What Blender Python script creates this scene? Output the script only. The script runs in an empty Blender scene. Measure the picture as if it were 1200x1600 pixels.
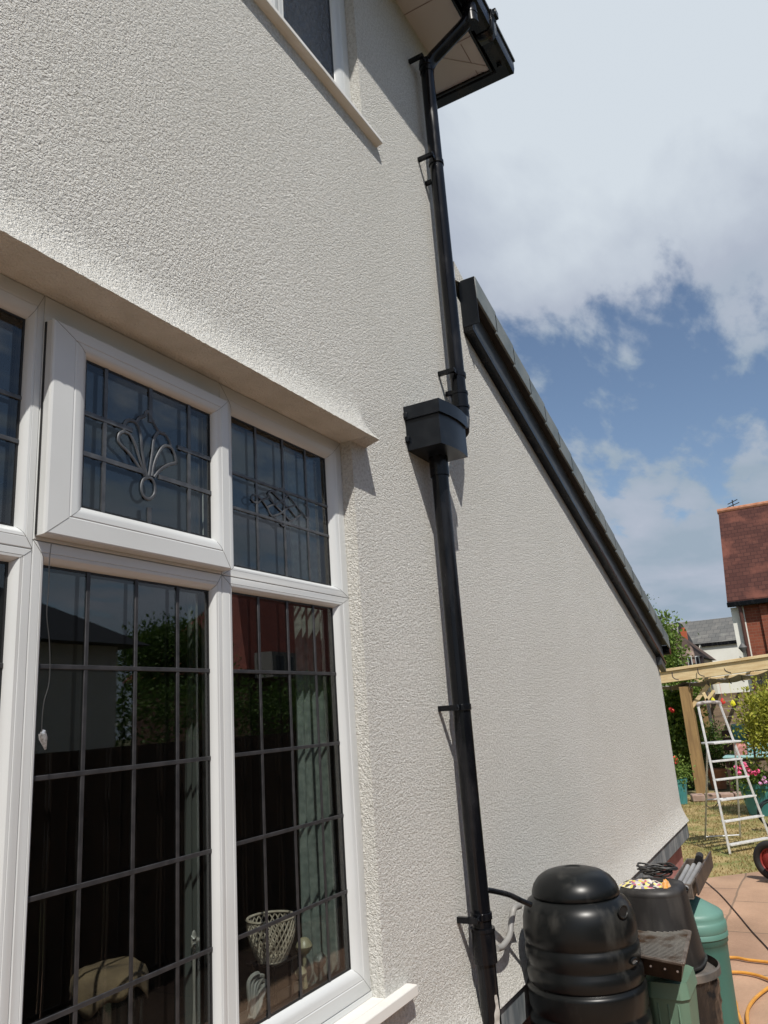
import bpy, bmesh, math, random
import numpy as np
from mathutils import Vector, Matrix, noise
random.seed(7)
C = bpy.context.scene
COL = C.collection
rad = math.radians

# ---------------------------------------------------------------- camera
D, H = 1.45, 1.75            # metres from the lens to the wall plane; lens height
VX = np.array([1287., 1072.]); VZ = np.array([280., -3700.]); PC = np.array([600., 800.])
F = float(np.sqrt(-np.dot(VX - PC, VZ - PC)))
_x = np.array([*(VX - PC), F]); _x /= np.linalg.norm(_x)
_z = np.array([*(VZ - PC), F]); _z /= np.linalg.norm(_z)
_y = np.cross(_z, _x)
R = np.array([_x, _y, _z])   # world axes seen from the camera (right, down, forward)
cam = bpy.data.cameras.new('camera'); co = bpy.data.objects.new('camera', cam); COL.objects.link(co)
cam.sensor_width = 36; cam.sensor_fit = 'AUTO'; cam.lens = F / 1600 * 36
cam.clip_start = 0.02; cam.clip_end = 3000
rt, up, bk = R[:, 0], -R[:, 1], -R[:, 2]
M = Matrix(((rt[0], up[0], bk[0], 0), (rt[1], up[1], bk[1], 0), (rt[2], up[2], bk[2], H), (0, 0, 0, 1)))
co.matrix_world = M
C.camera = co

def U(x, y, z):              # survey units (wall distance = 1, lens at the origin) -> metres
    return Vector((x * D, y * D, H + z * D))
def at(u, v, x=None, y=None, z=None):   # point seen at a photo pixel on a plane of the place
    r = R @ np.array([u - 600., v - 800., F])
    t = x / r[0] if x is not None else (y / r[1] if y is not None else z / r[2])
    return r * t
G = -H / D                   # ground level in survey units

# ---------------------------------------------------------------- sky, sun, exposure
SUN = Vector((1.18, 1.0, -2.13)).normalized()
w = bpy.data.worlds.new('World'); C.world = w; w.use_nodes = True
N = w.node_tree.nodes; L = w.node_tree.links; N.clear()
out = N.new('ShaderNodeOutputWorld'); bg = N.new('ShaderNodeBackground'); bg.inputs[1].default_value = 0.11
sky = N.new('ShaderNodeTexSky'); sky.sky_type = 'NISHITA'; sky.sun_disc = False
sky.sun_elevation = math.asin(-SUN.z); sky.sun_rotation = math.atan2(-SUN.x, -SUN.y)
tc = N.new('ShaderNodeTexCoord'); sep = N.new('ShaderNodeSeparateXYZ'); L.new(tc.outputs['Generated'], sep.inputs[0])
def wm(op, a, b=None, c=None):
    n = N.new('ShaderNodeMath'); n.operation = op
    for i, v in enumerate((a, b, c)):
        if v is None: continue
        if isinstance(v, (int, float)): n.inputs[i].default_value = v
        else: L.new(v, n.inputs[i])
    return n.outputs[0]
zz = wm('ADD', wm('MAXIMUM', sep.outputs[2], 0.0), 0.16)
cv = N.new('ShaderNodeCombineXYZ'); L.new(wm('DIVIDE', sep.outputs[0], zz), cv.inputs[0]); L.new(wm('DIVIDE', sep.outputs[1], zz), cv.inputs[1])
def wnoise(scale, det, rough, dist, loc, stretch=(1, 1, 1)):
    mp = N.new('ShaderNodeMapping'); mp.inputs['Location'].default_value = loc; mp.inputs['Scale'].default_value = stretch
    mp.inputs['Rotation'].default_value = (0, 0, 0.9)
    L.new(cv.outputs[0], mp.inputs[0])
    n = N.new('ShaderNodeTexNoise'); n.inputs['Scale'].default_value = scale; n.inputs['Detail'].default_value = det
    n.inputs['Roughness'].default_value = rough; n.inputs['Distortion'].default_value = dist
    L.new(mp.outputs[0], n.inputs[0]); return n.outputs[0]
big = wnoise(1.1, 3, .5, .2, (3.1, 1.7, 0))
fine = wnoise(3.6, 9, .56, .10, (0.3, 5.2, 0), (1, 2.0, 1))
shade = wnoise(1.5, 4, .5, .3, (7.3, 2.2, 0))
# a break in the clouds low over the lean-to roof
def toward(u, v, lo, hi):
    d = R @ np.array([u - 600., v - 800., F]); d /= np.linalg.norm(d)
    n = N.new('ShaderNodeVectorMath'); n.operation = 'DOT_PRODUCT'; L.new(tc.outputs['Generated'], n.inputs[0]); n.inputs[1].default_value = tuple(d)
    m = N.new('ShaderNodeMapRange'); m.interpolation_type = 'SMOOTHSTEP'; m.inputs[1].default_value = lo; m.inputs[2].default_value = hi
    L.new(n.outputs['Value'], m.inputs[0]); return m.outputs[0]
gap = wm('ADD', wm('MULTIPLY', toward(900, 590, .955, .999), .26), wm('MULTIPLY', toward(1180, 560, .97, .999), .20))
gap = wm('SUBTRACT', gap, wm('MULTIPLY', toward(1000, 150, .93, .99), .25))
low = N.new('ShaderNodeMapRange'); low.interpolation_type = 'SMOOTHSTEP'; low.inputs[1].default_value = .42; low.inputs[2].default_value = .12; L.new(sep.outputs[2], low.inputs[0])
cleary = N.new('ShaderNodeMapRange'); cleary.interpolation_type = 'SMOOTHSTEP'; cleary.inputs[1].default_value = .04; cleary.inputs[2].default_value = -.30; L.new(sep.outputs[1], cleary.inputs[0])
gap = wm('ADD', gap, wm('MULTIPLY', cleary.outputs[0], .27))
cov = wm('ADD', wm('SUBTRACT', wm('ADD', wm('MULTIPLY', big, .45), wm('MULTIPLY', fine, 1.0)), gap), wm('MULTIPLY', low.outputs[0], .16))
mr = N.new('ShaderNodeMapRange'); mr.interpolation_type = 'SMOOTHSTEP'; mr.inputs[1].default_value = .43; mr.inputs[2].default_value = .62; L.new(cov, mr.inputs[0])
cr = N.new('ShaderNodeValToRGB'); e = cr.color_ramp.elements
e[0].position = .30; e[0].color = (.37, .46, .56, 1); e[1].position = .82; e[1].color = (.73, .80, .87, 1); em = e.new(.56); em.color = (.49, .545, .65, 1)
hi = wm('ADD', wm('MULTIPLY', shade, 1.15), wm('MULTIPLY', fine, .35))
hi = wm('SUBTRACT', wm('ADD', hi, wm('MULTIPLY', toward(1060, -60, .90, .999), .42)), .37)
L.new(hi, cr.inputs[0])
sc = N.new('ShaderNodeVectorMath'); sc.operation = 'SCALE'; sc.inputs['Scale'].default_value = 8.18; L.new(cr.outputs[0], sc.inputs[0])
mx = N.new('ShaderNodeMix'); mx.data_type = 'RGBA'; L.new(mr.outputs[0], mx.inputs[0]); L.new(sky.outputs[0], mx.inputs[6]); L.new(sc.outputs[0], mx.inputs[7])
L.new(mx.outputs[2], bg.inputs[0]); L.new(bg.outputs[0], out.inputs[0])
sl = bpy.data.lights.new('sun', 'SUN'); sl.energy = 4.75; sl.angle = rad(0.53); sl.color = (1, .955, .885)
so = bpy.data.objects.new('sun', sl); COL.objects.link(so); so.rotation_euler = SUN.to_track_quat('-Z', 'Y').to_euler(); so.location = (0, 0, 20)
C.view_settings.view_transform = 'Standard'; C.view_settings.look = 'None'; C.view_settings.gamma = 1; C.view_settings.exposure = 0
C.render.engine = 'CYCLES'
C.cycles.max_bounces = 8; C.cycles.transparent_max_bounces = 24; C.cycles.caustics_reflective = False
C.render.resolution_x = 768; C.render.resolution_y = 1024

# ---------------------------------------------------------------- materials
def mat(name, col, rough=.6, col2=None, scale=8, bump=0, bscale=60, metal=0, spec=.5, contrast=(.35, .65), det=4, stretch=(1, 1, 1), bdist=.004, coat=0, rough2=None):
    m = bpy.data.materials.new(name); m.use_nodes = True; n = m.node_tree.nodes; l = m.node_tree.links
    b = n['Principled BSDF']; b.inputs['Base Color'].default_value = (*col, 1); b.inputs['Roughness'].default_value = rough
    b.inputs['Metallic'].default_value = metal; b.inputs['Specular IOR Level'].default_value = spec; b.inputs['Coat Weight'].default_value = coat
    t = n.new('ShaderNodeTexCoord'); mp = n.new('ShaderNodeMapping'); mp.inputs['Scale'].default_value = stretch; l.new(t.outputs['Object'], mp.inputs[0])
    if col2:
        ns = n.new('ShaderNodeTexNoise'); ns.inputs['Scale'].default_value = scale; ns.inputs['Detail'].default_value = det; l.new(mp.outputs[0], ns.inputs[0])
        r = n.new('ShaderNodeValToRGB'); r.color_ramp.elements[0].position, r.color_ramp.elements[1].position = contrast
        r.color_ramp.elements[0].color = (*col, 1); r.color_ramp.elements[1].color = (*col2, 1)
        l.new(ns.outputs[0], r.inputs[0]); l.new(r.outputs[0], b.inputs['Base Color'])
        if rough2 is not None:
            q = n.new('ShaderNodeMapRange'); q.inputs[1].default_value, q.inputs[2].default_value = contrast; q.inputs[3].default_value = rough; q.inputs[4].default_value = rough2
            l.new(ns.outputs[0], q.inputs[0]); l.new(q.outputs[0], b.inputs['Roughness'])
    if bump:
        nb = n.new('ShaderNodeTexNoise'); nb.inputs['Scale'].default_value = bscale; nb.inputs['Detail'].default_value = 3; l.new(mp.outputs[0], nb.inputs[0])
        bb = n.new('ShaderNodeBump'); bb.inputs['Strength'].default_value = bump; bb.inputs['Distance'].default_value = bdist
        l.new(nb.outputs[0], bb.inputs['Height']); l.new(bb.outputs[0], b.inputs['Normal'])
    return m

def stucco(name, c1, c2, bump=1.0):
    m = bpy.data.materials.new(name); m.use_nodes = True; n = m.node_tree.nodes; l = m.node_tree.links; b = n['Principled BSDF']
    b.inputs['Roughness'].default_value = .9; b.inputs['Specular IOR Level'].default_value = .2
    t = n.new('ShaderNodeTexCoord')
    a = n.new('ShaderNodeTexNoise'); a.inputs['Scale'].default_value = 150; a.inputs['Detail'].default_value = 3.2; a.inputs['Roughness'].default_value = .8; a.inputs['Distortion'].default_value = .3
    v = n.new('ShaderNodeTexVoronoi'); v.feature = 'F1'; v.inputs['Scale'].default_value = 105; v.inputs['Detail'].default_value = 2.0; v.inputs['Roughness'].default_value = .8
    s = n.new('ShaderNodeTexNoise'); s.inputs['Scale'].default_value = 1.1; s.inputs['Detail'].default_value = 6
    s2 = n.new('ShaderNodeTexNoise'); s2.inputs['Scale'].default_value = 70; s2.inputs['Detail'].default_value = 3; s2.inputs['Roughness'].default_value = .8
    for q in (a, v, s2): l.new(t.outputs['Object'], q.inputs['Vector'])
    ms = n.new('ShaderNodeMapping'); ms.inputs['Scale'].default_value = (1, 1, 1); l.new(t.outputs['Object'], ms.inputs[0]); l.new(ms.outputs[0], s.inputs['Vector'])
    ad = n.new('ShaderNodeMath'); ad.operation = 'SUBTRACT'; l.new(a.outputs[0], ad.inputs[0])
    mu = n.new('ShaderNodeMath'); mu.operation = 'MULTIPLY'; mu.inputs[1].default_value = 1.0; l.new(v.outputs['Distance'], mu.inputs[0]); l.new(mu.outputs[0], ad.inputs[1])
    bp = n.new('ShaderNodeBump'); bp.inputs['Strength'].default_value = bump; bp.inputs['Distance'].default_value = .0068
    l.new(ad.outputs[0], bp.inputs['Height']); l.new(bp.outputs[0], b.inputs['Normal'])
    r = n.new('ShaderNodeValToRGB'); r.color_ramp.elements[0].position = .35; r.color_ramp.elements[1].position = .65
    r.color_ramp.elements[0].color = (*c1, 1); r.color_ramp.elements[1].color = (*c2, 1); l.new(s.outputs[0], r.inputs[0])
    mx = n.new('ShaderNodeMix'); mx.data_type = 'RGBA'; mx.blend_type = 'MULTIPLY'; mx.inputs[0].default_value = .5
    r2 = n.new('ShaderNodeValToRGB'); r2.color_ramp.elements[0].position = .38; r2.color_ramp.elements[1].position = .55; r2.color_ramp.elements[0].color = (.56, .54, .50, 1)
    l.new(s2.outputs[0], r2.inputs[0]); l.new(r.outputs[0], mx.inputs[6]); l.new(r2.outputs[0], mx.inputs[7]); l.new(mx.outputs[2], b.inputs['Base Color'])
    return m

def brick(name, c1, c2, mortar, scale, w=.5, h=.25, msize=.02, rough=.85, axis='xz', patch=None, off=.5, bump=.4):
    m = bpy.data.materials.new(name); m.use_nodes = True; n = m.node_tree.nodes; l = m.node_tree.links; b = n['Principled BSDF']
    b.inputs['Roughness'].default_value = rough; b.inputs['Specular IOR Level'].default_value = .15
    t = n.new('ShaderNodeTexCoord'); s = n.new('ShaderNodeSeparateXYZ'); c = n.new('ShaderNodeCombineXYZ'); l.new(t.outputs['Object'], s.inputs[0])
    l.new(s.outputs['XYZ'.index(axis[0].upper())], c.inputs[0]); l.new(s.outputs['XYZ'.index(axis[1].upper())], c.inputs[1])
    k = n.new('ShaderNodeTexBrick'); k.inputs['Scale'].default_value = scale; k.inputs['Color1'].default_value = (*c1, 1); k.inputs['Color2'].default_value = (*c2, 1)
    k.inputs['Mortar'].default_value = (*mortar, 1); k.inputs['Mortar Size'].default_value = msize; k.inputs['Brick Width'].default_value = w; k.inputs['Row Height'].default_value = h; k.offset = off
    k.inputs['Bias'].default_value = 0
    l.new(c.outputs[0], k.inputs['Vector'])
    src = k.outputs['Color']
    if patch:
        ns = n.new('ShaderNodeTexNoise'); ns.inputs['Scale'].default_value = patch[3]; ns.inputs['Detail'].default_value = 5; l.new(t.outputs['Object'], ns.inputs[0])
        r = n.new('ShaderNodeValToRGB'); r.color_ramp.elements[0].position = .53; r.color_ramp.elements[1].position = .68; l.new(ns.outputs[0], r.inputs[0])
        x = n.new('ShaderNodeMix'); x.data_type = 'RGBA'; l.new(r.outputs[0], x.inputs[0]); l.new(src, x.inputs[6]); x.inputs[7].default_value = (*patch[:3], 1); src = x.outputs[2]
    l.new(src, b.inputs['Base Color'])
    bp = n.new('ShaderNodeBump'); bp.inputs['Strength'].default_value = bump; bp.inputs['Distance'].default_value = .01; bp.invert = True
    l.new(k.outputs['Fac'], bp.inputs['Height']); l.new(bp.outputs[0], b.inputs['Normal'])
    return m

def glassmat(name, tint, bump=0, f0=.085):
    m = bpy.data.materials.new(name); m.use_nodes = True; n = m.node_tree.nodes; l = m.node_tree.links; n.remove(n['Principled BSDF'])
    tr = n.new('ShaderNodeBsdfTransparent'); tr.inputs[0].default_value = (*tint, 1); g = n.new('ShaderNodeBsdfGlossy'); g.inputs['Roughness'].default_value = .003 if not bump else .05
    ge = n.new('ShaderNodeNewGeometry'); dp_ = n.new('ShaderNodeVectorMath'); dp_.operation = 'DOT_PRODUCT'; l.new(ge.outputs['Incoming'], dp_.inputs[0]); l.new(ge.outputs['Normal'], dp_.inputs[1])
    def gm(op, a, b):
        q = n.new('ShaderNodeMath'); q.operation = op
        for i, v in enumerate((a, b)):
            if isinstance(v, (int, float)): q.inputs[i].default_value = v
            else: l.new(v, q.inputs[i])
        return q.outputs[0]
    fr = gm('ADD', gm('MULTIPLY', gm('POWER', gm('SUBTRACT', 1.0, gm('ABSOLUTE', dp_.outputs['Value'], 0)), 5.0), 1 - f0), f0)
    mx = n.new('ShaderNodeMixShader')
    t = n.new('ShaderNodeTexCoord'); ns = n.new('ShaderNodeTexNoise'); bp = n.new('ShaderNodeBump'); l.new(t.outputs['Object'], ns.inputs[0])
    if bump:
        ns.inputs['Scale'].default_value = 55; ns.inputs['Distortion'].default_value = 2.5; bp.inputs['Strength'].default_value = bump; bp.inputs['Distance'].default_value = .01
    else:
        ns.inputs['Scale'].default_value = 2.2; bp.inputs['Strength'].default_value = .12; bp.inputs['Distance'].default_value = .004
    l.new(ns.outputs[0], bp.inputs['Height']); l.new(bp.outputs[0], g.inputs['Normal'])
    l.new(fr, mx.inputs[0]); l.new(tr.outputs[0], mx.inputs[1]); l.new(g.outputs[0], mx.inputs[2]); l.new(mx.outputs[0], n['Material Output'].inputs[0])
    return m

def leafmat(name, c1, c2, c3, scale=14):
    m = mat(name, c1, .55, c2, scale, spec=.35, contrast=(.3, .7)); n = m.node_tree.nodes; l = m.node_tree.links
    b = n['Principled BSDF']; g = n.new('ShaderNodeNewGeometry'); r = n.new('ShaderNodeMix'); r.data_type = 'RGBA'
    f = n.new('ShaderNodeMath'); f.operation = 'MULTIPLY'; f.inputs[1].default_value = .7; l.new(g.outputs['Random Per Island'], f.inputs[0]); l.new(f.outputs[0], r.inputs[0])
    src = b.inputs['Base Color'].links[0].from_socket; l.new(src, r.inputs[6]); r.inputs[7].default_value = (*c3, 1); l.new(r.outputs[2], b.inputs['Base Color'])
    tl = n.new('ShaderNodeBsdfTranslucent'); l.new(r.outputs[2], tl.inputs[0]); mx = n.new('ShaderNodeMixShader'); mx.inputs[0].default_value = .3
    l.new(b.outputs[0], mx.inputs[1]); l.new(tl.outputs[0], mx.inputs[2]); l.new(mx.outputs[0], n['Material Output'].inputs[0])
    return m

RENDER = stucco('cream_render', (.80, .79, .74), (.84, .83, .785))
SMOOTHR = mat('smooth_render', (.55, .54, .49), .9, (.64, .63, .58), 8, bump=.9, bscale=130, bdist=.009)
UPVC = mat('white_upvc', (.60, .615, .61), .28, (.53, .54, .53), 1.8, contrast=(.45, .8), bump=.05, bscale=7, bdist=.003)
SILLM = mat('painted_sill', (.70, .685, .645), .55, (.62, .59, .53), 5, contrast=(.5, .8), bump=.25, bscale=40, bdist=.002)
LEAD = mat('window_lead', (.12, .125, .13), .42, (.07, .072, .078), 30, metal=.45, bump=.3, bscale=120, bdist=.001)
SEAL = mat('black_gasket', (.012, .012, .012), .5)
BLACKP = mat('black_gloss_plastic', (.004, .0045, .0055), .2, (.022, .022, .023), 9, contrast=(.5, .78), bump=.15, bscale=18, bdist=.002, stretch=(1, 1, .35), rough2=.4, spec=.24)
BLACKI = mat('black_painted_iron', (.004, .0045, .006), .13, (.016, .016, .018), 14, contrast=(.5, .75), bump=.35, bscale=22, bdist=.003, stretch=(1, 1, .3), rough2=.35, spec=.26)
HOPM = mat('dark_painted_metal', (.005, .0068, .010), .3, (.018, .021, .025), 7, contrast=(.5, .8), bump=.15, bscale=12, bdist=.002, spec=.3)
SOFF = mat('soffit_board', (.48, .46, .47), .5, (.43, .40, .41), 2.5)
GLASS = glassmat('window_glass', (.90, .93, .92))
FROST = glassmat('patterned_glass', (.55, .58, .62), 1.0, f0=.22)
TILEG = mat('grey_roof_tile', (.13, .155, .16), .55, (.20, .22, .215), 6, bump=.3, bscale=70, bdist=.003)
FASC = mat('dark_bargeboard', (.045, .053, .058), .4, (.07, .075, .08), 4, stretch=(.3, 1, 1))
BAND = mat('grey_painted_band', (.10, .118, .13), .75, (.27, .285, .285), 7, contrast=(.40, .74), bump=.5, bscale=25, bdist=.006, stretch=(2.0, 2.0, .5))
PLINTH = mat('red_painted_plinth', (.30, .12, .11), .8, (.38, .19, .17), 5, bump=.4, bscale=60)
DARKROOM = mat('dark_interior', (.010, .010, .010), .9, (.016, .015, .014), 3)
METAL = mat('ladder_aluminium', (.72, .72, .71), .35, (.55, .54, .53), 22, metal=.15, contrast=(.4, .7))
TIMB = mat('treated_timber', (.80, .64, .38), .7, (.64, .46, .24), 4, bump=.3, bscale=40, stretch=(6, .6, 6), contrast=(.35, .7))
TIMB2 = mat('treated_post', (.34, .215, .09), .75, (.23, .14, .06), 5, bump=.3, bscale=40, stretch=(6, 6, .5))
BROWNW = mat('brown_fence_wood', (.30, .215, .145), .85, (.17, .12, .08), 3, bump=.4, bscale=30, stretch=(4, .5, 4))
TEALP = mat('teal_glazed', (.045, .20, .21), .35, (.07, .26, .26), 4)
GREENP = mat('teal_bin_plastic', (.035, .115, .092), .42, (.06, .155, .125), 3, bump=.1, bscale=10, rough2=.6, stretch=(1, 1, .3))
LGREEN = mat('faded_green_plastic', (.10, .18, .125), .5, (.15, .23, .165), 3, bump=.12, bscale=9, stretch=(1, 1, .3))
DPLAST = mat('dark_grey_plastic', (.006, .0068, .007), .33, (.042, .041, .037), 11, contrast=(.54, .80), bump=.1, bscale=9, bdist=.003, rough2=.6, spec=.28, det=8, stretch=(1, 1, .4))
RUBBER = mat('old_black_plastic', (.018, .016, .015), .5, (.06, .055, .05), 11, contrast=(.5, .8), bump=.3, bscale=30, bdist=.002, stretch=(1, 1, .25))
GREYPL = mat('grey_pipe', (.20, .20, .205), .45, (.28, .28, .28), 9)
BAGM = mat('black_bin_bag', (.014, .013, .013), .3, bump=1, bscale=16, bdist=.02, stretch=(1, 1, .5))
RUST = mat('rusty_steel', (.10, .075, .06), .5, (.20, .17, .145), 18, metal=.4, bump=.3, bscale=60)
GRATE = mat('grill_wire', (.38, .36, .33), .45, (.14, .09, .06), 7, metal=.7, contrast=(.45, .62))
YHOSE = mat('orange_hose', (.62, .30, .05), .4, (.52, .24, .04), 20)
TERRA = mat('terracotta', (.34, .13, .06), .8, (.42, .20, .12), 9)
RED = mat('red_petals', (.62, .02, .03), .6, (.75, .10, .06), 15)
PINK = mat('pink_petals', (.75, .05, .18), .6, (.85, .20, .38), 15)
LILAC = mat('lilac_petals', (.60, .25, .50), .6, (.70, .35, .60), 15)
YELLOW = mat('yellow_plastic', (.75, .70, .03), .5)
BARK = mat('bark', (.09, .06, .04), .9, (.16, .12, .09), 20, bump=.6, bscale=40)
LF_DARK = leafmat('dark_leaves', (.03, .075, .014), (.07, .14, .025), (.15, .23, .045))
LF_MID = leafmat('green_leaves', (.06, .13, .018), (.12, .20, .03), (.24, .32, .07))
LF_CIT = leafmat('citrus_leaves', (.17, .22, .02), (.30, .32, .04), (.50, .46, .08), 9)
WHITEW = mat('white_house_render', (.82, .81, .74), .85, (.76, .75, .68), 2, bump=.3, bscale=30)
CREAMW = mat('cream_house_render', (.74, .72, .60), .85, (.68, .66, .54), 2, bump=.3, bscale=30)

# ---------------------------------------------------------------- mesh building
class MB:
    def __init__(s): s.v = []; s.f = []
    def add(s, vs, fs):
        o = len(s.v); s.v += [Vector(v) for v in vs]; s.f += [tuple(i + o for i in f) for f in fs]; return s
    def box(s, x0, x1, y0, y1, z0, z1, xf=None):          # survey units unless xf given
        c = [(x, y, z) for z in (z0, z1) for y in (y0, y1) for x in (x0, x1)]
        c = [xf(*p) if xf else U(*p) for p in c]
        return s.add(c, [(0, 2, 3, 1), (4, 5, 7, 6), (0, 1, 5, 4), (2, 6, 7, 3), (0, 4, 6, 2), (1, 3, 7, 5)])
    def beam(s, a, b, wx, wz, upv=(0, 0, 1)):             # rectangular bar between metre points
        a, b = Vector(a), Vector(b); d = (b - a).normalized(); q = d.cross(Vector(upv))
        if q.length < 1e-4: q = d.cross(Vector((1, 0, 0)))
        q.normalize(); r = q.cross(d); vs = []
        for p in (a, b):
            for i, j in ((-1, -1), (1, -1), (1, 1), (-1, 1)): vs.append(p + q * (i * wx / 2) + r * (j * wz / 2))
        return s.add(vs, [(3, 2, 1, 0), (4, 5, 6, 7), (0, 1, 5, 4), (1, 2, 6, 5), (2, 3, 7, 6), (3, 0, 4, 7)])
    def tube(s, pts, r, n=12, cap=True, flat=1.0, nrm=None):
        pts = [Vector(p) for p in pts]; rs = r if isinstance(r, (list, tuple)) else [r] * len(pts)
        vs = []; fs = []; prev = None
        for i, p in enumerate(pts):
            t = (pts[min(i + 1, len(pts) - 1)] - pts[max(i - 1, 0)]).normalized()
            if prev is None: q = t.cross(Vector(nrm) if nrm else (Vector((0, 0, 1)) if abs(t.z) < .9 else Vector((1, 0, 0))))
            else: q = prev - t * prev.dot(t)
            if nrm: q = t.cross(Vector(nrm))
            q.normalize(); prev = q; b = t.cross(q)
            for k in range(n):
                a = 2 * math.pi * k / n; vs.append(p + q * math.cos(a) * rs[i] + b * math.sin(a) * rs[i] * flat)
        for i in range(len(pts) - 1):
            for k in range(n): k2 = (k + 1) % n; fs.append((i * n + k, i * n + k2, (i + 1) * n + k2, (i + 1) * n + k))
        if cap: fs.append(tuple(range(n))[::-1]); fs.append(tuple((len(pts) - 1) * n + k for k in range(n)))
        return s.add(vs, fs)
    def lathe(s, c, prof, n=40, sx=1, sy=1, cap=False, power=None):   # prof [(r, z)] metres, centre c metres
        vs = []; fs = []
        for r, z in prof:
            for k in range(n):
                a = 2 * math.pi * k / n; ca, sa = math.cos(a), math.sin(a)
                if power: ca = math.copysign(abs(ca) ** power, ca); sa = math.copysign(abs(sa) ** power, sa)
                vs.append((c[0] + ca * r * sx, c[1] + sa * r * sy, z))
        for i in range(len(prof) - 1):
            for k in range(n): k2 = (k + 1) % n; fs.append((i * n + k, i * n + k2, (i + 1) * n + k2, (i + 1) * n + k))
        if cap: fs.append(tuple(range(n))[::-1]); fs.append(tuple((len(prof) - 1) * n + k for k in range(n)))
        return s.add(vs, fs)
    def prism(s, poly, vec):                                # polygon metre points extruded by vec
        n = len(poly); p = [Vector(q) for q in poly]; v = Vector(vec)
        return s.add(p + [q + v for q in p], [tuple(range(n))[::-1], tuple(range(n, 2 * n))] + [(i, (i + 1) % n, n + (i + 1) % n, n + i) for i in range(n)])
    def ring(s, o, i, prof):                                # o, i rects (x0, x1, z0, z1) survey units; prof [(t, y)]
        n = len(prof); vs = []; fs = []
        for t, y in prof:
            r = [o[k] + (i[k] - o[k]) * t for k in range(4)]
            vs += [U(r[0], y, r[2]), U(r[1], y, r[2]), U(r[1], y, r[3]), U(r[0], y, r[3])]
        for j in range(n - 1):
            for k in range(4): k2 = (k + 1) % 4; fs.append((j * 4 + k, j * 4 + k2, (j + 1) * 4 + k2, (j + 1) * 4 + k))
        return s.add(vs, fs)
    def build(s, name, m, parent=None, bevel=0, smooth=True, kind=None, seg=2, ang=35, fixn=True):
        root = parent
        while root is not None and root.parent is not None: root = root.parent
        if parent is None:
            xs = [v.x for v in s.v]; ys = [v.y for v in s.v]; zs = [v.z for v in s.v]
            o = Vector(((min(xs) + max(xs)) / 2, (min(ys) + max(ys)) / 2, min(zs)))
        else: o = root.location.copy()
        me = bpy.data.meshes.new(name); me.from_pydata([v - o for v in s.v], [], s.f)
        if fixn:
            bm = bmesh.new(); bm.from_mesh(me); bmesh.ops.recalc_face_normals(bm, faces=bm.faces); bm.to_mesh(me); bm.free()
        me.materials.append(m); ob = bpy.data.objects.new(name, me); COL.objects.link(ob)
        if parent is None: ob.location = o
        else: ob.parent = parent
        if smooth:
            me.polygons.foreach_set('use_smooth', [True] * len(me.polygons)); me.set_sharp_from_angle(angle=rad(ang))
        if bevel:
            b = ob.modifiers.new('bevel', 'BEVEL'); b.width = bevel; b.segments = seg; b.limit_method = 'ANGLE'; b.angle_limit = rad(40)
        if kind: ob['kind'] = kind
        return ob

def thing(name, label, cat, loc, group=None):
    o = bpy.data.objects.new(name, None); COL.objects.link(o); o.location = loc; o.empty_display_size = .1
    o['label'] = label; o['category'] = cat
    if group: o['group'] = group
    return o
def tag(o, label, cat, group=None):
    o['label'] = label; o['category'] = cat
    if group: o['group'] = group
    return o
def bez(pts, n=8):                                          # Catmull-Rom through points
    p = [Vector(q) for q in pts]; p = [p[0] * 2 - p[1]] + p + [p[-1] * 2 - p[-2]]; r = []
    for i in range(1, len(p) - 2):
        for k in range(n):
            t = k / n; a, b, c, d = p[i - 1:i + 3]
            r.append(.5 * ((2 * b) + (c - a) * t + (2 * a - 5 * b + 4 * c - d) * t * t + (3 * b - a - 3 * c + d) * t ** 3))
    return r + [p[-2]]
def Pt(u, v, **k): return U(*at(u, v, **k))

# ================================================================ GROUND
XE = 5.85                                                   # far end of our wall
m = mat('patio_slabs', (.27, .155, .115), .85)
n = m.node_tree.nodes; l = m.node_tree.links; b = n['Principled BSDF']; t = n.new('ShaderNodeTexCoord')
k = n.new('ShaderNodeTexBrick'); k.inputs['Scale'].default_value = 1.0; k.inputs['Brick Width'].default_value = .9; k.inputs['Row Height'].default_value = .6
k.inputs['Color1'].default_value = (.42, .275, .185, 1); k.inputs['Color2'].default_value = (.30, .19, .135, 1); k.inputs['Mortar'].default_value = (.22, .155, .11, 1); k.inputs['Mortar Size'].default_value = .009
ns = n.new('ShaderNodeTexNoise'); ns.inputs['Scale'].default_value = 1.2; ns.inputs['Detail'].default_value = 7
nd = n.new('ShaderNodeTexNoise'); nd.inputs['Scale'].default_value = 2.0
dm = n.new('ShaderNodeMix'); dm.data_type = 'VECTOR'; dm.inputs[0].default_value = .06; l.new(t.outputs['Object'], dm.inputs[4]); l.new(nd.outputs[1], dm.inputs[5])
l.new(t.outputs['Object'], ns.inputs[0]); l.new(t.outputs['Object'], nd.inputs[0]); l.new(dm.outputs[1], k.inputs['Vector'])
mx = n.new('ShaderNodeMix'); mx.data_type = 'RGBA'; mx.blend_type = 'OVERLAY'; mx.inputs[0].default_value = .8; l.new(k.outputs[0], mx.inputs[6]); l.new(ns.outputs[0], mx.inputs[7]); l.new(mx.outputs[2], b.inputs['Base Color'])
bp = n.new('ShaderNodeBump'); bp.inputs['Strength'].default_value = .5; bp.inputs['Distance'].default_value = .01; nf = n.new('ShaderNodeTexNoise'); nf.inputs['Scale'].default_value = 30; nf.inputs['Detail'].default_value = 5
l.new(t.outputs['Object'], nf.inputs[0]); l.new(nf.outputs[0], bp.inputs['Height']); l.new(bp.outputs[0], b.inputs['Normal'])
SLAB = m; b.inputs['Specular IOR Level'].default_value = .2
EARTH = mat('garden_earth', (.10, .085, .05), .95, (.13, .13, .05), 1.5)
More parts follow.
